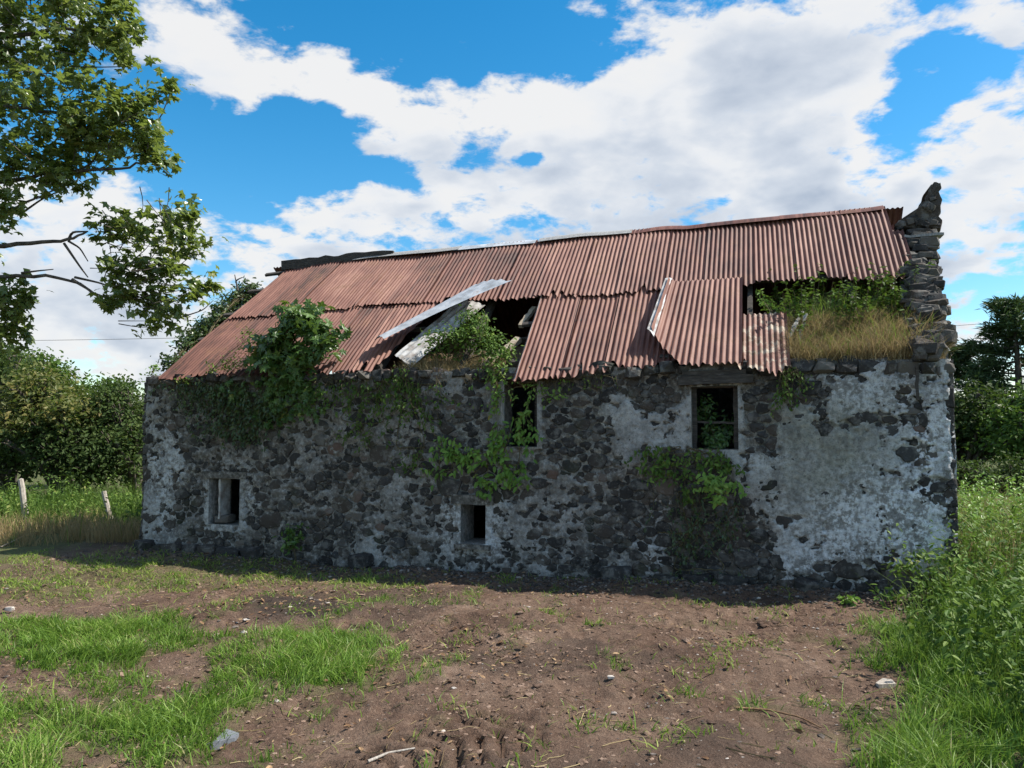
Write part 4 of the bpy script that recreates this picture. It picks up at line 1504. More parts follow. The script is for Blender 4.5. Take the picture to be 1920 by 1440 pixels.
trailing('hanging_creeper', 'leafy creeper hanging down the wall below the big sapling', 'creeper',
         [(525, 700, 50, 10, 26, .55, -90), (575, 720, 20, 20, 12, .55, -85), (500, 760, 40, 20, 18, .35, -80), (455, 715, 40, 12, 14, .35, -100)], (.055, .11), 'shrub_leaf', (.1, 1), 'MAPLE', .028)
trailing('ivy', 'dark ivy mat on the upper left of the front wall', 'ivy',
         [(370, 715, 60, 8, 34, .5, -90), (430, 720, 50, 8, 40, .8, -88), (500, 740, 50, 25, 30, .7, -90), (440, 790, 50, 20, 24, .35, -95)], (.04, .075), 'ivy_leaf', (.1, 1), 'OVATE', .022)
trailing('ivy', 'thin brownish ivy trails under the eave left of the torn hole', 'ivy',
         [(640, 712, 60, 8, 30, .5, -92), (720, 710, 50, 8, 34, .7, -90), (790, 720, 40, 12, 24, .65, -88), (680, 790, 60, 25, 20, .4, -90), (770, 840, 40, 30, 14, .35, -95), (757, 690, 14, 20, 16, .2, -90)], (.035, .07), 'weed_leaf', (.0, .85), 'OVATE', .04)
trailing('twining_vine', 'bright green vine in front of the wall below the middle loft window', 'creeper',
         [(940, 800, 28, 12, 14, .5, -90), (900, 850, 30, 10, 12, .3, -160), (955, 870, 26, 14, 14, .3, -85), (822, 820, 10, 18, 6, .3, -70), (835, 882, 16, 5, 4, .15, 170), (900, 895, 18, 8, 7, .2, -40), (985, 770, 16, 22, 9, .35, -95), (870, 862, 26, 6, 6, .25, 170)], (.06, .115), 'vine_leaf', (0, .95), 'OVATE', .03, dbase=-.09)
trailing('twining_vine', 'pale vine climbing the corner between torn hole and middle loft window', 'creeper',
         [(918, 690, 18, 8, 14, .5, -80), (932, 740, 7, 20, 8, .3, -90), (1015, 715, 12, 8, 9, .3, -95), (1030, 718, 14, 6, 6, .15, -60)], (.035, .07), 'vine_leaf', (.2, 1), 'OVATE', .035, dbase=-.07)
trailing('brown_twigs', 'fine bare twigs hanging from the eave right of the middle loft window', 'twigs',
         [(1105, 703, 50, 6, 22, .22, -90)], (.03, .05), 'weed_leaf', (.3, 1), 'OVATE', .12)
plant('hole_shrub', 'scraggly green shrub growing out of the torn hole in the roof', 'shrub', BW(np.array([5.1, .25, 2.75])),
      [wb(850, 640, .25, 55, 34, .2), wb(815, 640, .15, 24, 24, .12), wb(900, 625, .35, 35, 30, .2), wb(930, 660, .1, 40, 38, .2), wb(880, 600, .5, 40, 20, .2), wb(935, 690, -.02, 30, 25, .15)],
      2300, (.035, .075), 'OVATE', 'weed_leaf', clump=.07, face=tuple(-NV * .3), stem_r=.009, tint=(.1, .95))
trailing('bramble', 'dark tangled bramble with brown stems below the right loft window', 'bramble',
         [(1255, 838, 36, 8, 13, .30, -110), (1320, 842, 44, 6, 13, .30, -85), (1240, 870, 22, 12, 9, .25, -110), (1350, 860, 26, 10, 10, .25, -50), (1290, 850, 60, 10, 9, .55, -90)], (.04, .085), 'weed_leaf', (.1, .95), 'OVATE', .028, dbase=-.09)
plant('bramble', 'bright yellow green bramble shoot poking from the mound below the right loft window', 'bramble', BW(np.array([8.7, -.12, 1.4])),
      [wb(1330, 905, -.32, 26, 18, .08), wb(1365, 915, -.34, 34, 8, .05), wb(1345, 935, -.3, 18, 14, .06)],
      190, (.06, .1), 'OVATE', 'vine_leaf', clump=.045, per=5, face=OUT, stem_r=.007, tint=(.4, 1))
plant('window_ivy', 'dark leaves growing inside the right loft window', 'ivy', BW(np.array([8.75, .2, 1.7])),
      [wb(1330, 800, .25, 22, 40, .12), wb(1365, 810, .25, 16, 30, .1), wb(1320, 760, .2, 12, 25, .08), wb(1340, 830, .06, 30, 12, .1)],
      520, (.05, .08), 'OVATE', 'shrub_leaf', clump=.05, face=OUT, stem_r=.007, tint=(.0, .6))
trailing('ivy', 'dark trailing ivy patch on the lower wall under the bramble', 'ivy',
         [(1300, 920, 40, 20, 11, .6, -90), (1330, 980, 40, 20, 10, .45, -88), (1265, 1000, 40, 20, 9, .35, -92), (1375, 950, 14, 20, 5, .5, -90), (1310, 1070, 70, 15, 14, .15, -90)], (.035, .065), 'ivy_leaf', (0, .8), 'OVATE', .028)
trailing('eave_weeds', 'tangle of dry twigs and leaves hanging beside the loose small roof sheet', 'weeds',
         [(1480, 690, 16, 8, 18, .45, -90), (1465, 735, 12, 16, 12, .3, -95), (1490, 700, 10, 8, 8, .25, -60)], (.03, .06), 'weed_leaf', (.1, 1), 'OVATE', .045, dbase=-.06)
def bed_weeds():
    r_ = np.random.default_rng(5)
    base = BW(bed_r[10, 20])
    root = empty('roof_weeds', base)
    tag(root, 'tall green weeds filling the collapsed right end of the roof', 'weeds')
    SB, LB = Buf(), Buf()
    H_, W_ = bed_r.shape[:2]
    for k in range(105):
        i, j = int(r_.uniform(.40, .98) * (H_ - 1)), int(r_.uniform(.03, .99) * (W_ - 1))
        p = BW(bed_r[i, j])
        h = r_.uniform(.22, .55) * (1.15 - .35 * i / H_)
        tip = p + np.array([0, 0, h]) + r_.normal(0, .10, 3) - NV * .12
        path = bez(p - np.array([0, 0, .03]), tip, (p + tip) / 2 + r_.normal(0, .05, 3), 6)
        SB.add(*tube_np(path, np.linspace(.006, .002, 6), 4))
        m = int(r_.integers(12, 26))
        tt = r_.uniform(.3, 1.02, m)
        P = np.stack([np.interp(tt, np.linspace(0, 1, 6), path[:, c]) for c in range(3)], 1)
        a = r_.uniform(0, 2 * math.pi, m)
        out = np.stack([np.cos(a), np.sin(a), .25 + 0 * a], 1)
        V, F, nv = leaves_np(P, np.array([0, 0, .8]) + out * .2 + r_.normal(0, .35, (m, 3)), r_.uniform(.04, .085, m), OVATE, spin=out * 2)
        LB.add(V, F, np.repeat(np.clip(r_.random() * .5 + r_.random(m) * .45, 0, 1), nv))
    link('stem', SB.mesh('stem', M['stem'], True, origin=base), root)
    link('foliage', LB.mesh('foliage', M['weed_leaf'], False, origin=base), root)


bed_weeds()
plant('roof_sprig', 'single light green sprig reaching into the dark gap beside the loose small roof sheet', 'plant', BW(np.array([9.6, .5, 3.1])),
      [wb(1440, 570, .85, 18, 10, .08), wb(1425, 558, .85, 10, 6, .05), wb(1460, 585, .8, 14, 8, .06)],
      90, (.06, .10), 'LANCE', 'vine_leaf', clump=.04, per=5, face=OUT, stem_r=.006)
plant('corner_sprig', 'small sprig on top of the far left wall corner', 'plant', BW(np.array([.1, .1, 2.74])),
      [wb(288, 690, .1, 12, 10, .06), wb(280, 702, .1, 10, 6, .05)], 70, (.04, .07), 'OVATE', 'vine_leaf', clump=.03, per=5, stem_r=.004)
plant('eave_sprouts', 'dry sprouts rising in front of the roof left of the big sapling', 'plant', BW(np.array([1.2, -.05, 2.7])),
      [wb(400, 690, -.1, 20, 14, .06), wb(440, 680, -.12, 30, 26, .1), wb(465, 640, -.1, 24, 28, .12), wb(350, 712, -.1, 16, 14, .05)], 420, (.03, .06), 'OVATE', 'weed_leaf', clump=.05, per=5, stem_r=.005, tint=(.3, 1))
plant('gable_ivy', 'ivy clump on the left gable peeking out behind the roof edge', 'ivy', BW(np.array([.2, 1.2, 3.5])),
      [wb(446, 562, 2.3, 22, 20, .25), wb(420, 585, 2.0, 26, 20, .25), wb(390, 615, 1.6, 24, 20, .25), wb(355, 648, 1.1, 22, 18, .25), wb(325, 680, .7, 20, 16, .2), wb(470, 545, 2.5, 22, 14, .25), wb(405, 605, 1.7, 22, 20, .2), wb(370, 632, 1.3, 22, 18, .2)],
      3600, (.06, .10), 'OVATE', 'ivy_leaf', clump=.09, stem_r=.012, shell=.2, tint=(.3, 1))
b = Buf()
for (p, q) in (((446, 545), (440, 515)), ((443, 530), (455, 520)), ((452, 552), (470, 538))):
    b.add(*tube_np(bez(BW(wall_pt(*p, 2.2)), BW(wall_pt(*q, 2.2)), BW(wall_pt(p[0] - 3, (p[1] + q[1]) / 2, 2.2)), 6), np.linspace(.02, .008, 6), 5))
o = b.build('dead_twigs', M['bark'], None, True)
tag(o, 'bare dead twigs standing on the left gable peak', 'twigs')
plant('foot_plant', 'small dark leafy plant at the foot of the wall right of the boarded slit window', 'plant', BW(np.array([2.9, -.12, .02])),
      [wb(550, 1000, -.12, 18, 24, .1), wb(545, 1025, -.16, 20, 12, .1)], 150, (.06, .1), 'OVATE', 'shrub_leaf', clump=.05, per=6, stem_r=.005, tint=(.2, .9))
plant('foot_plant', 'low bright leafy weed in the shade near the right wall foot', 'plant', BW(np.array([10.0, -.45, .02])),
      [wb(1590, 1128, -.5, 18, 10, .1)], 60, (.05, .09), 'OVATE', 'vine_leaf', clump=.04, per=6, stem_r=.005)
plant('corner_bramble', 'arching pale bramble sprays against the shaded foot of the right wall corner', 'bramble', BW(np.array([11.0, -.4, .05])),
      [wb(1720, 1045, -.3, 34, 10, .1), wb(1690, 1062, -.35, 30, 12, .12), wb(1665, 1118, -.5, 22, 10, .1), wb(1755, 1090, -.35, 26, 28, .15), wb(1775, 1045, -.25, 22, 20, .12)],
      330, (.05, .09), 'OVATE', 'weed_leaf', clump=.06, per=6, face=tuple(-NV * .3), stem_r=.008, tint=(.3, 1))

# dry grass on the wall head and thatch
def grass_on_bed(name, label, bed, n, hgt, mat, rows, cols, seed, density=None):
    r_ = np.random.default_rng(seed)
    H_, W_ = bed.shape[:2]
    i = r_.uniform(rows[0] * (H_ - 1), rows[1] * (H_ - 1), n); j = r_.uniform(cols[0] * (W_ - 1), cols[1] * (W_ - 1), n)
    P = BW(bed[i.astype(int), j.astype(int)] + r_.normal(0, .03, (n, 3)) * np.array([1, 1, 0]))
    h = r_.uniform(*hgt, n)
    lean = r_.normal(0, .6, (n, 3)) * np.array([1, 1, 0]) - NV * .05
    V, F, k = blades_np(P - np.array([0, 0, .02]), h, r_.uniform(.004, .009, n), lean)
    b = Buf(); b.add(V, F, np.repeat(r_.random(n), k))
    o = b.build(name, M[mat], None)
    tag(o, label, 'grass', kind='stuff')


grass_on_bed('dry_grass', 'tufts of dry straw grass on the collapsed right end of the roof', bed_r, 9500, (.06, .30), 'straw', (.04, .55), (.10, .995), 1)
grass_on_bed('roof_grass', 'green blades among the weeds on the collapsed right end of the roof', bed_r, 1800, (.08, .34), 'grass_pale', (.1, .9), (.15, .98), 2)
grass_on_bed('hole_grass', 'dry and green blades in the torn hole of the roof', bed_l, 2600, (.06, .2), 'straw', (.0, .7), (.05, .85), 3)


# ------------------------------------------------------------------ grass, litter and stones on the ground
def scatter(n, x0, x1, y0, y1, seed):
    r_ = np.random.default_rng(seed)
    return r_.uniform(x0, x1, n), r_.uniform(y0, y1, n), r_


def yard_grass():
    x, y, r_ = scatter(420000, -6.5, 5.6, 4.2, 10.5, 21)
    d, u, v = grass_density(x, y)
    clumpn = fbm(x * 7, y * 7, seed=51, octv=2)
    keep = (r_.random(len(x)) < np.clip(d * 1.15, 0, 1) ** 1.5 * (.25 + 1.3 * sstep(.35, .65, clumpn))) & ~in_barn(x, y, .1)
    x, y, d, u = x[keep], y[keep], d[keep], u[keep]
    keep = r_.random(len(x)) < .75
    x, y, d, u = x[keep], y[keep], d[keep], u[keep]
    n = len(x)
    h = r_.uniform(.035, .16, n) * (.45 + .75 * np.clip(d, 0, 1)) * (.7 + .6 * fbm(x * 2.5, y * 2.5, seed=52, octv=2))
    h = np.where(u > 1560, h * 1.5, h)
    lean = r_.normal(0, .6, (n, 3)) * np.array([1, 1, 0]) + np.stack([fbm(x * 3, y * 3, seed=91) - .45, fbm(x * 3, y * 3, seed=92) - .55, 0 * x], 1) * 1.8
    V, F, k = blades_np(np.stack([x, y, gz(x, y) - .008], 1), h, r_.uniform(.005, .011, n), lean)
    tint = np.clip(fbm(x * 2.5, y * 2.5, seed=53, octv=3) * .75 + r_.random(n) ** 1.6 * .6 - .12, 0, 1)
    b = Buf(); b.add(V, F, np.repeat(tint, k))
    tag(b.build('yard_grass', M['grass'], None), 'patches of long bright green grass in the yard', 'grass', kind='stuff')
    # low pale weeds near the wall and thin tufts over the soil
    x, y, r_ = scatter(150000, -7.4, 5.2, 4.2, 12.8, 22)
    u, v = to_px(np.stack([x, y, 0 * x], -1))
    z_ = ell(u, v, PALE_ZONES) * sstep(.38, .6, fbm(x * 4, y * 4, seed=54, octv=3))
    tuft = sstep(.66, .74, fbm(x * 2.2, y * 2.2, seed=55, octv=3)) * .35 + .006
    keep = (r_.random(len(x)) < np.maximum(z_ * 1.0, tuft)) & ~in_barn(x, y, .15)
    x, y, u = x[keep], y[keep], u[keep]
    n = len(x)
    lean = r_.normal(0, .9, (n, 3)) * np.array([1, 1, 0])
    V, F, k = blades_np(np.stack([x, y, gz(x, y) - .006], 1), r_.uniform(.025, .085, n), r_.uniform(.005, .014, n), lean)
    b = Buf(); b.add(V, F, np.repeat(r_.random(n), k))
    tag(b.build('low_weeds', M['grass_pale'], None), 'sparse low yellow green weeds on the soil near the barn', 'weeds', kind='stuff')


yard_grass()


def litter():
    x, y, r_ = scatter(20000, -6.8, 5.4, 4.2, 12.6, 31)
    cl = fbm(x * 1.3, y * 1.3, seed=56, octv=3)
    keep = (r_.random(len(x)) < .06 + .5 * sstep(.5, .7, cl)) & ~in_barn(x, y, .05)
    x, y = x[keep], y[keep]
    n = len(x)
    oct_v = np.array([[1, 0, 0], [0, 1, 0], [-1, 0, 0], [0, -1, 0], [0, 0, .7], [.6, .6, .45], [-.6, .6, .4], [-.6, -.6, .45], [.6, -.6, .4]], float)
    oct_f = np.array([[0, 5, 8], [5, 1, 6], [6, 2, 7], [7, 3, 8], [0, 1, 5], [1, 2, 6], [2, 3, 7], [3, 0, 8], [5, 6, 4], [6, 7, 4], [7, 8, 4], [8, 5, 4]])
    size = r_.uniform(.004, .013, n) * (1 + 1.6 * (r_.random(n) > .96))
    V = oct_v[None] * size[:, None, None] * r_.uniform(.6, 1.3, (n, 9, 1)) * np.stack([r_.uniform(.8, 1.5, n), r_.uniform(.7, 1.2, n), r_.uniform(.6, 1.0, n)], 1)[:, None, :]
    V = V + np.stack([x, y, gz(x, y) - .001], 1)[:, None, :]
    F = oct_f[None] + (np.arange(n) * 9)[:, None, None]
    b = Buf(); b.add(V.reshape(-1, 3), F.reshape(-1, 3), np.repeat(np.clip(r_.normal(.38, .25, n), 0, .95), 9))
    tag(b.build('gravel', M['pebble'], None), 'loose pebbles and clods scattered over the yard soil', 'gravel', kind='stuff')
    # clods of earth
    x, y, r_ = scatter(30000, -6.8, 5.4, 4.2, 12.4, 35)
    cl = fbm(x * 1.1, y * 1.1, seed=59, octv=3)
    keep = (r_.random(len(x)) < .15 + .8 * sstep(.42, .62, cl)) & ~in_barn(x, y, .05)
    x, y = x[keep], y[keep]
    n = len(x)
    size = r_.uniform(.005, .018, n) * (1 + 1.2 * (r_.random(n) > .95))
    V = oct_v[None] * size[:, None, None] * r_.uniform(.5, 1.4, (n, 9, 1)) * np.array([1.2, 1, .9])
    V = V + np.stack([x, y, gz(x, y) - .002], 1)[:, None, :]
    F = oct_f[None] + (np.arange(n) * 9)[:, None, None]
    b = Buf(); b.add(V.reshape(-1, 3), F.reshape(-1, 3), np.repeat(r_.random(n), 9))
    tag(b.build('soil_clods', M['clod'], None), 'small brown clods of earth all over the bare yard', 'soil', kind='stuff')
    # rubble dust and fallen bits along the wall foot
    n = 2600
    s_ = r_.uniform(.1, 11.6, n); d_ = -np.abs(r_.normal(0, .28, n)) - .06
    P = BW(np.stack([s_, d_, 0 * s_], 1))
    size = r_.uniform(.008, .035, n)
    V = oct_v[None] * size[:, None, None] * r_.uniform(.6, 1.3, (n, 9, 1))
    P[:, 2] = gz(P[:, 0], P[:, 1]) - .002
    V = V + P[:, None, :]
    F = oct_f[None] + (np.arange(n) * 9)[:, None, None]
    b = Buf(); b.add(V.reshape(-1, 3), F.reshape(-1, 3), np.repeat(np.clip(r_.normal(.18, .2, n), 0, .8), 9))
    tag(b.build('rubble', M['pebble'], None), 'small fallen stone chips along the foot of the front wall', 'rubble', kind='stuff')
    # dead leaves
    x, y, r_ = scatter(9500, -6.5, 5.4, 4.2, 11.5, 32)
    u, v = to_px(np.stack([x, y, 0 * x], -1))
    keep = (r_.random(len(x)) < .08 + .55 * sstep(.5, .68, fbm(x * 1.1, y * 1.1, seed=57, octv=3))) & ~in_barn(x, y, .05)
    x, y = x[keep], y[keep]
    n = len(x)
    P = np.stack([x, y, gz(x, y) + r_.uniform(.004, .03, n)], 1)
    V, F, k = leaves_np(P, np.array([0, 0, 1.0]) + rng.normal(0, .35, (n, 3)), r_.uniform(.025, .07, n), OVATE)
    b = Buf(); b.add(V, F, np.repeat(r_.random(n), k))
    tag(b.build('leaf_litter', M['dead_leaf'], None), 'brown fallen leaves strewn over soil and grass', 'leaves', kind='stuff')
    # straw and twigs
    tb_ = Buf()
    x, y, r_ = scatter(1700, -6.0, 5.2, 4.3, 11.0, 33)
    ok = ~in_barn(x, y, .05)
    for xx, yy in zip(x[ok], y[ok]):
        a = r_.uniform(0, math.pi); l_ = r_.uniform(.03, .14) if r_.random() < .93 else r_.uniform(.15, .32)
        p0 = np.array([xx, yy, 0]); p1 = p0 + l_ * np.array([math.cos(a), math.sin(a), 0]); pm = (p0 + p1) / 2 + r_.normal(0, .12 * l_, 3)
        pts = bez(p0, p1, pm, 4); pts[:, 2] = gz(pts[:, 0], pts[:, 1]) + .006
        tb_.add(*tube_np(pts, r_.uniform(.0015, .0035), 3), r_.random())
    tag(tb_.build('straw_bits', M['straw'], None), 'bits of straw and thin twigs lying on the soil', 'twigs', kind='stuff')


litter()


def gplace(u, v):
    p = on_ground(u, v)
    for _ in range(4):
        p = on_ground(u, v, float(gz(p[0], p[1])))
    return p


def stick(pxs, r, name, label, mat='timber_pale'):
    pts = np.array([gplace(*q) for q in pxs])
    tt = np.linspace(0, len(pts) - 1, 12)
    sm = np.stack([np.interp(tt, np.arange(len(pts)), pts[:, c]) for c in range(3)], 1)
    g_ = gz(sm[:, 0], sm[:, 1])
    sm[:, 2] = np.maximum(np.linspace(g_[0], g_[-1], 12), np.convolve(np.pad(g_, 3, mode='edge'), np.ones(7) / 7, 'valid')) + r * 1.3
    b = Buf(); b.add(*tube_np(sm, np.linspace(r, r * .5, 12), 6))
    tag(b.build(name, M[mat], None, True, origin=sm[0]), label, 'stick')


stick([(690, 1432), (728, 1412), (778, 1406)], .010, 'fallen_stick', 'pale bent stick lying on the soil at the bottom of the picture', 'post_wood')
stick([(1380, 1330), (1440, 1338), (1500, 1350), (1540, 1368)], .009, 'fallen_stick', 'thin twig lying across the soil near the right hand grass', 'dead_leaf')
stick([(0, 1028), (25, 1016), (50, 1004)], .012, 'fallen_stick', 'straight pale stick in the shade left of the barn')


def flat_shard(name, label, pxs, thick, mat, cat):
    pts = np.array([gplace(*q) for q in pxs]); m = len(pts)
    zt = pts[:, 2].max() + .004
    top = pts.copy(); top[:, 2] = zt + thick + np.linspace(0, .012, m)
    bot = top.copy(); bot[:, 2] -= thick + .05
    c = top.mean(0)
    V = np.concatenate([top, bot, [c], [bot.mean(0)]])
    F = []
    for i in range(m):
        j = (i + 1) % m
        F += [[i, j, 2 * m], [m + j, m + i, 2 * m + 1], [i, m + i, m + j], [i, m + j, j]]
    b = Buf(); b.add(V, F)
    tag(b.build(name, M[mat], None, False, origin=c), label, cat)


flat_shard('slate_shard', 'broken grey slate lying at the edge of the lower left grass', [(384, 1400), (400, 1396), (425, 1384), (448, 1382), (440, 1390), (415, 1402), (395, 1406)], .008, 'slate', 'slate')
flat_shard('pale_stone', 'flat pale stone at the edge of the right hand weeds', [(1642, 1285), (1655, 1276), (1672, 1278), (1680, 1286), (1665, 1292), (1648, 1291)], .006, 'post_wood', 'stone')
for i, (u, v, sz, lab) in enumerate([(18, 1143, .06, 'small white stone at the far left edge of the yard'), (794, 1372, .022, 'tiny white pebble on the soil above the bent stick'), (1145, 1271, .03, 'small cream pebble alone on the middle of the soil'), (545, 1140, .035, 'pale stone beside the dark damp hollow')]):
    p = gplace(u, v)
    V, F = rock_np((sz * 1.5, sz, sz * .7), .14)
    b = Buf(); b.add(V, F, 1.1)
    tag(b.build('pebble', M['pebble'], None, False, loc=(p[0], p[1], p[2] + sz * .15)), lab, 'stone')

# ------------------------------------------------------------------ left side: field edge, posts, hedge
def post(u0, v0, u1, v1, r, label):
    p = on_ground(u0, v0)
    p[2] = float(gz(p[0], p[1]))
    top = at_depth(u1, v1, p[1] + .05)
    pts = np.linspace(p - np.array([0, 0, .15]), top, 7) + rng.normal(0, .006, (7, 3))
    V, F = tube_np(pts, np.linspace(r * 1.1, r, 7) , 8)
    n = len(V)
    V = np.vstack([V, top + np.array([.0, 0, .015])])
    F = np.vstack([F, [[n - 8 + k, n - 8 + (k + 1) % 8, n] for k in range(8)]])
    b = Buf(); b.add(V, F)
    tag(b.build('fence_post', M['post_wood'], None, False, origin=p), label, 'post', 'old fence posts left of the barn')


post(54, 985, 39, 898, .055, 'leaning weathered fence post nearest the left edge of the picture')
post(214, 978, 194, 922, .05, 'short leaning fence post close to the left end of the barn')


def field_weeds(name, label, x0, x1, y0, y1, n, hgt, mat, seed, wd=(.006, .012), dens=None, cat='weeds'):
    x, y, r_ = scatter(n, x0, x1, y0, y1, seed)
    k_ = ~in_barn(x, y, .1)
    if dens is not None:
        k_ &= r_.random(n) < dens(x, y)
    x, y = x[k_], y[k_]
    n = len(x)
    lean = r_.normal(0, .28, (n, 3)) * np.array([1, 1, 0])
    h = r_.uniform(*hgt, n) * (.6 + .8 * fbm(x * 1.2, y * 1.2, seed=seed, octv=2))
    V, F, k = blades_np(np.stack([x, y, gz(x, y) - .02], 1), h, r_.uniform(*wd, n), lean)
    b = Buf(); b.add(V, F, np.repeat(np.clip(fbm(x * .8, y * .8, seed=seed + 1) * .7 + r_.random(n) * .4, 0, 1), k))
    tag(b.build(name, M[mat], None), label, cat, kind='stuff')


def leafy_mass(name, label, x0, x1, y0, y1, n, hgt, size, mat, seed, template=OVATE, dens=None, tint=(0, 1), cat='weeds', per=14):
    """many upright leafy stems nobody could count"""
    x, y, r_ = scatter(n, x0, x1, y0, y1, seed)
    k_ = ~in_barn(x, y, .15)
    if dens is not None:
        k_ &= r_.random(n) < dens(x, y)
    x, y = x[k_], y[k_]
    n = len(x)
    g0 = gz(x, y)
    h = r_.uniform(*hgt, n) * (.65 + .7 * fbm(x * 1.1, y * 1.1, seed=seed, octv=2))
    lean = r_.normal(0, .14, (n, 2))
    q = np.tile(np.linspace(.18, 1, per), (n, 1)) + r_.normal(0, .03, (n, per))
    P = np.stack([x[:, None] + lean[:, :1] * q * h[:, None], y[:, None] + lean[:, 1:] * q * h[:, None], g0[:, None] + q * h[:, None]], -1).reshape(-1, 3)
    a = r_.uniform(0, 2 * math.pi, n * per)
    out = np.stack([np.cos(a), np.sin(a), -.25 + 0 * a], 1)
    N = np.array([0, 0, .9]) + out * .35 + r_.normal(0, .25, out.shape)
    sz = r_.uniform(*size, n * per) * np.tile(1.15 - .55 * np.linspace(0, 1, per), n)
    V, F, k = leaves_np(P, N, sz, template, spin=out * 2)
    t = np.clip(np.repeat(r_.random(n), per) * .75 + r_.random(n * per) * .25, 0, 1)
    b = Buf(); b.add(V, F, np.repeat(tint[0] + (tint[1] - tint[0]) * t, k))
    # stems
    ph = np.stack([x, y, g0 - .02], 1)
    V, F, k = blades_np(ph, h, np.full(n, .008), np.concatenate([lean, np.zeros((n, 1))], 1))
    b.add(V, F, np.full(len(V), tint[0] + .5 * (tint[1] - tint[0])))
    tag(b.build(name, M[mat], None), label, cat, kind='stuff')


field_weeds('tall_grass', 'tall green and yellow grass growing behind the leaning fence posts', -14, -4.9, 13.0, 21, 14000, (.15, .8), 'weed_leaf', 61, dens=lambda x, y: .08 + .92 * sstep(14.2, 16.0, y + (fbm(x * 1.1, y * 1.1, seed=94) - .5) * 3))
field_weeds('straw_bank', 'bleached straw bank in front of the hedge left of the barn', -13, -5.3, 12.9, 15.8, 17000, (.10, .5), 'straw', 62, dens=lambda x, y: .2 + .8 * sstep(.32, .58, fbm(x * 1.3, y * 1.3, seed=93, octv=3)))
leafy_mass('nettles', 'green nettles and docks under the hedge left of the barn', -14, -4.8, 14.9, 18.5, 520, (.4, .85), (.07, .13), 'weed_leaf', 63, tint=(.2, 1))


def shaggy(blobs):
    out = []
    for c, r in blobs:
        c, r = np.asarray(c, float), np.asarray(r, float)
        out.append((c, r * .88))
        for _ in range(5):
            d_ = unit(rng.normal(0, 1, 3) + np.array([0, -.5, .5]))
            out.append((c + d_ * r * random.uniform(.75, 1.1), r * random.uniform(.22, .42)))
    return out


def bush(name, label, blobs, n, size, mat, base, r=.08, group=None, tint=(0, 1), template='OVATE', clump=.22, shell=.55, cat='bush', per=9):
    plant(name, label, cat, base, shaggy(blobs), n, size, template, mat, 'bark', clump=clump, per=per, stem_r=r, tint=tint, group=group, shell=shell, twigs=.2, crown='crown', wood='trunk')


def gb(x, y):
    return np.array([x, y, float(gz(x, y))])


bush('hawthorn_bush', 'yellowing rounded hawthorn in the hedge between the leaning posts', [db(95, 745, 21, 60, 45, 1.3), db(150, 770, 20.5, 50, 40, 1.2), db(60, 780, 20.5, 60, 40, 1.2)], 6500, (.09, .17), 'yellow_leaf', gb(-12.3, 21), group='hedge left of the barn')
bush('hedge_bush', 'dark green bush in the hedge at the left edge of the picture', [db(0, 720, 22, 70, 60, 1.6), db(-60, 800, 21.5, 90, 80, 1.6), db(30, 850, 20.5, 70, 60, 1.3), db(-10, 680, 22.5, 50, 30, 1)], 8500, (.09, .17), 'hedge_leaf', gb(-14.2, 22), group='hedge left of the barn')
bush('hedge_bush', 'dark shaded low bush in the hedge between the two fence posts', [db(120, 850, 20, 75, 60, 1.3), db(180, 860, 20, 60, 55, 1.2), db(90, 820, 20.3, 60, 40, 1.2)], 6500, (.08, .15), 'hedge_leaf', gb(-11.4, 20.2), group='hedge left of the barn', tint=(0, .6))  # shade low in the hedge is put into the darker leaf tint
bush('hedge_bush', 'green bush in the hedge directly behind the left end of the barn', [db(220, 800, 21, 55, 60, 1.4), db(255, 780, 21.5, 45, 50, 1.4), db(230, 870, 20.5, 60, 50, 1.2), db(300, 800, 22, 60, 60, 1.4)], 8000, (.08, .15), 'hedge_leaf', gb(-10.2, 21), group='hedge left of the barn', tint=(.1, .9))
bush('hedge_bush', 'taller olive bush behind the yellowing hawthorn', [db(30, 690, 24, 50, 40, 1.5), db(110, 715, 24.5, 40, 25, 1.2), db(190, 745, 25, 60, 28, 1.4)], 5000, (.1, .18), 'weed_leaf', gb(-14, 24.5), group='hedge left of the barn', tint=(0, .7))

# ------------------------------------------------------------------ right side
def right_dens(x, y):
    u, v = to_px(np.stack([x, y, 0 * x], -1))
    return sstep(1600, 1820, u + (fbm(x * 1.5, y * 1.5, seed=58) - .5) * 160 + (1440 - v) * -.10)


leafy_mass('nettles', 'dense green nettles and weeds along the right edge of the yard', 3.2, 8.0, 4.3, 10.5, 2100, (.25, 1.1), (.04, .12), 'weed_leaf', 64, dens=lambda x, y: right_dens(x, y) ** 1.4, tint=(.1, .95))
leafy_mass('hogweed', 'pale broad leaved weeds behind the right corner of the barn', 5.4, 9.5, 9.2, 15.5, 520, (.5, 1.0), (.08, .16), 'vine_leaf', 65, tint=(.2, .9))
field_weeds('verge_grass', 'long green grass in the lower right corner of the yard', 3.0, 7.0, 4.2, 9.5, 17000, (.10, .40), 'grass', 66, wd=(.004, .009), dens=lambda x, y: right_dens(x, y) * .9, cat='grass')
field_weeds('dry_verge_grass', 'dry seeding grass among the weeds right of the barn corner', 4.6, 9.5, 8.0, 14, 5000, (.4, .9), 'straw', 67, wd=(.004, .008), dens=lambda x, y: sstep(1700, 1830, to_px(np.stack([x, y, 0 * x], -1))[0]) * .6, cat='grass')
field_weeds('tall_verge_grass', 'tall thin grass stems mixed into the nettles right of the yard', 3.4, 8.0, 4.3, 11.0, 3600, (.3, .95), 'weed_leaf', 68, wd=(.004, .009), dens=lambda x, y: right_dens(x, y) ** 1.6, cat='grass')
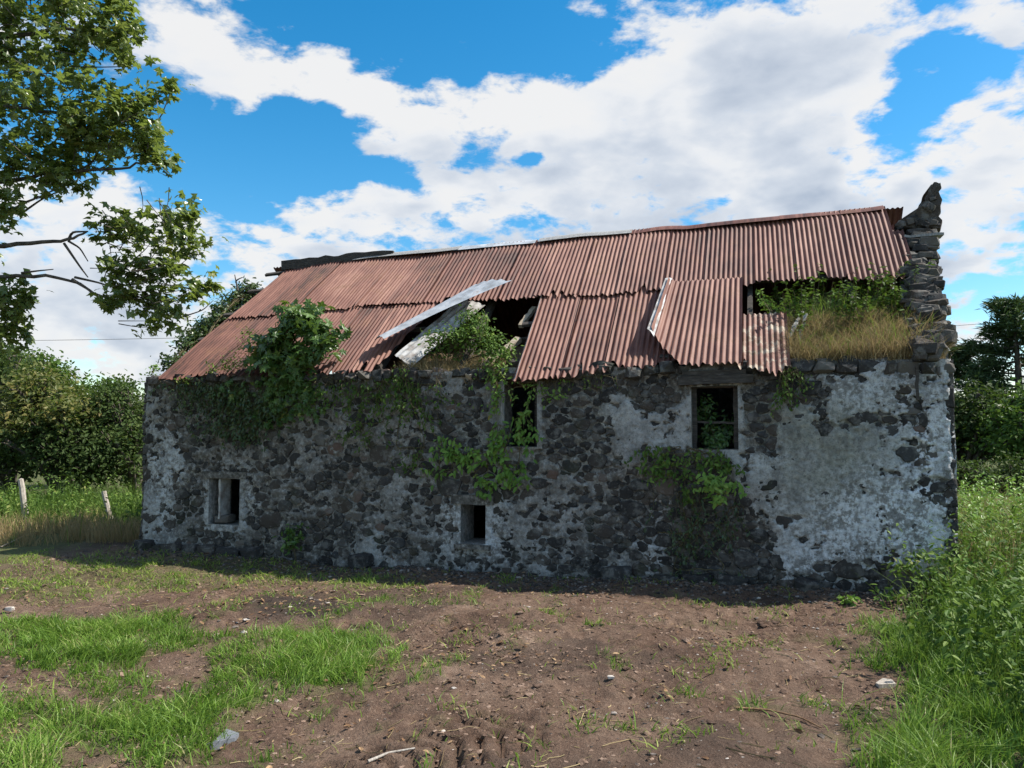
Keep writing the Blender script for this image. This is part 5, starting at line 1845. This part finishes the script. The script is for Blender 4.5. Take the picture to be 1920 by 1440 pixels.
plant('bright_bramble', 'bright lime green bramble spray among the weeds at the right edge', 'bramble', gb(4.3, 6.6),
      [db(1840, 1245, 6.5, 38, 22, .2), db(1880, 1235, 6.4, 36, 22, .2), db(1850, 1290, 6.3, 30, 30, .2), db(1815, 1225, 6.6, 14, 10, .1)], 190, (.06, .12), 'OVATE', 'vine_leaf', clump=.06, per=5, stem_r=.007, tint=(.4, .92))

bush('clipped_hedge', 'long low hedge with sunlit top beyond the right end of the barn', [db(1830, 900, 21, 60, 46, .8), db(1900, 905, 20.5, 70, 48, .8), db(1980, 910, 20, 80, 48, .8), db(1770, 895, 21.5, 60, 44, .8), db(2080, 915, 19.5, 90, 48, .8)], 15000, (.06, .11), 'hedge_leaf', gb(13.5, 20.8), r=.05, clump=.16, shell=.6, tint=(.15, 1), cat='hedge')


def conifer(name, label, base, hgt, rad, n, seed, group):
    r_ = np.random.default_rng(seed)
    base = np.asarray(base, float)
    root = empty(name, base); tag(root, label, 'tree', group)
    TB, LB = Buf(), Buf()
    TB.add(*tube_np(np.array([[0, 0, -.2], [0.05, 0, hgt * .5], [0, 0.05, hgt]]), [.22, .14, .03], 8))
    k = int(hgt * 9)
    for i in range(k):
        q = .12 + .88 * (i / k)
        a = r_.uniform(0, 2 * math.pi)
        l_ = rad * (1.05 - q) ** .7 * r_.uniform(.55, 1.1) + .25
        p0 = np.array([0, 0, hgt * q]); p1 = p0 + np.array([math.cos(a) * l_, math.sin(a) * l_, l_ * r_.uniform(-.05, .45)])
        path = bez(p0, p1, (p0 + p1) / 2 + np.array([0, 0, -.1 * l_]), 6)
        TB.add(*tube_np(path, np.linspace(.045, .012, 6), 4))
        m = int(n / k)
        tt = r_.uniform(.25, 1.02, m)
        P = np.stack([np.interp(tt, np.linspace(0, 1, 6), path[:, c]) for c in range(3)], 1) + r_.normal(0, .16, (m, 3)) * np.array([1, 1, .7])
        V, F, nv = leaves_np(P, np.array([0, 0, .8]) + r_.normal(0, .5, (m, 3)), r_.uniform(.22, .42, m), LANCE, spin=unit(p1 - p0) + np.array([0, 0, .5]))
        LB.add(V, F, np.repeat(r_.random(m), nv))
    link('trunk', TB.mesh('trunk', M['bark'], True), root)
    link('crown', LB.mesh('crown', M['pine_leaf']), root)


conifer('pine_tree', 'dark pine with pointed shoots rising at the right edge of the picture', gb(20.4, 31), 7.0, 3.2, 17000, 71, 'trees beyond the right end of the barn')
conifer('pine_tree', 'lower dark pine just right of the barn wall', gb(18.6, 33), 5.4, 3.0, 14000, 72, 'trees beyond the right end of the barn')
conifer('pine_tree', 'tall pine partly out of the picture behind the other pines', gb(25.5, 33), 8.5, 3.4, 14000, 73, 'trees beyond the right end of the barn')
bush('broadleaf_tree', 'dark round tree under the pines right of the barn wall', [db(1830, 780, 29, 55, 55, 2), db(1780, 790, 30, 60, 55, 2), db(1870, 830, 28, 60, 40, 1.6), db(1740, 810, 30, 60, 50, 2)], 8500, (.13, .24), 'hedge_leaf', gb(17.3, 29.5), r=.12, group='trees beyond the right end of the barn', tint=(0, .55), cat='tree', clump=.3)
bush('broadleaf_tree', 'lighter green tree at the far right edge in front of the pines', [db(1915, 790, 26, 45, 55, 1.6), db(1960, 770, 26, 70, 70, 2), db(1900, 830, 25.5, 50, 35, 1.4)], 6500, (.12, .22), 'weed_leaf', gb(17.4, 26), r=.1, group='trees beyond the right end of the barn', tint=(0, .7), cat='tree', clump=.28)

# distant tree line closes the horizon outside the view of the barn
def far_trees():
    r_ = np.random.default_rng(77)
    P, N, T_ = [], [], []
    for i in range(70):
        a = math.radians(-75 + 150 * i / 69 + r_.uniform(-1, 1)); R_ = r_.uniform(70, 95)
        c = np.array([math.sin(a) * R_, math.cos(a) * R_, 0]); hh = r_.uniform(2.6, 4.6)
        m = 420
        dv = unit(r_.normal(0, 1, (m, 3))) * (.5 + .5 * r_.random((m, 1)))
        P.append(c + np.array([0, 0, hh * .5]) + dv * np.array([r_.uniform(3, 5), 3, hh * .55])); N.append(dv + np.array([0, 0, .5]) + r_.normal(0, .4, (m, 3))); T_.append(np.clip(np.full(m, r_.random()) * .6 + r_.random(m) * .4, 0, 1))
    P, N, T_ = np.concatenate(P), np.concatenate(N), np.concatenate(T_)
    V, F, k = leaves_np(P, N, r_.uniform(.5, 1.1, len(P)), OVATE)
    b = Buf(); b.add(V, F, np.repeat(T_, k))
    tag(b.build('distant_wood', M['hedge_leaf'], None), 'far dark belt of trees on the horizon', 'wood', kind='stuff')


far_trees()


def wire(a, b_, label, r=.018, sagm=.6):
    pts = bez(a, b_, (np.asarray(a) + np.asarray(b_)) / 2 - np.array([0, 0, sagm]), 16)
    b = Buf(); b.add(*tube_np(pts, r, 4))
    tag(b.build('overhead_wire', M['timber_dark'], None, False, origin=pts[0]), label, 'wire', 'overhead wires behind the barn')


def pole(p, h, label):
    b = Buf(); b.add(*tube_np(np.array([[0, 0, -.3], [0, 0, h * .5], [0.02, 0, h]]), [.13, .11, .09], 8))
    b.add(*beam_np((-.7, 0, h - .3), (.7, 0, h - .3), .1, .1))
    tag(b.build('wire_pole', M['bark'], None, False, loc=p), label, 'pole', 'poles that carry the overhead wires')


wa, wb_ = at_depth(-160, 640, 48), at_depth(1200, 600, 48)
wire(wa, wb_, 'thin overhead wire crossing the low sky left of the barn', .014)
wc, wd = at_depth(1500, 625, 52), at_depth(2150, 575, 52)
wire(wc, wd, 'upper thin overhead wire right of the barn gable', .014)
we, wf_ = at_depth(1500, 730, 46), at_depth(2150, 630, 46)
wire(we, wf_, 'lower thin overhead wire running into the pines on the right', .02)
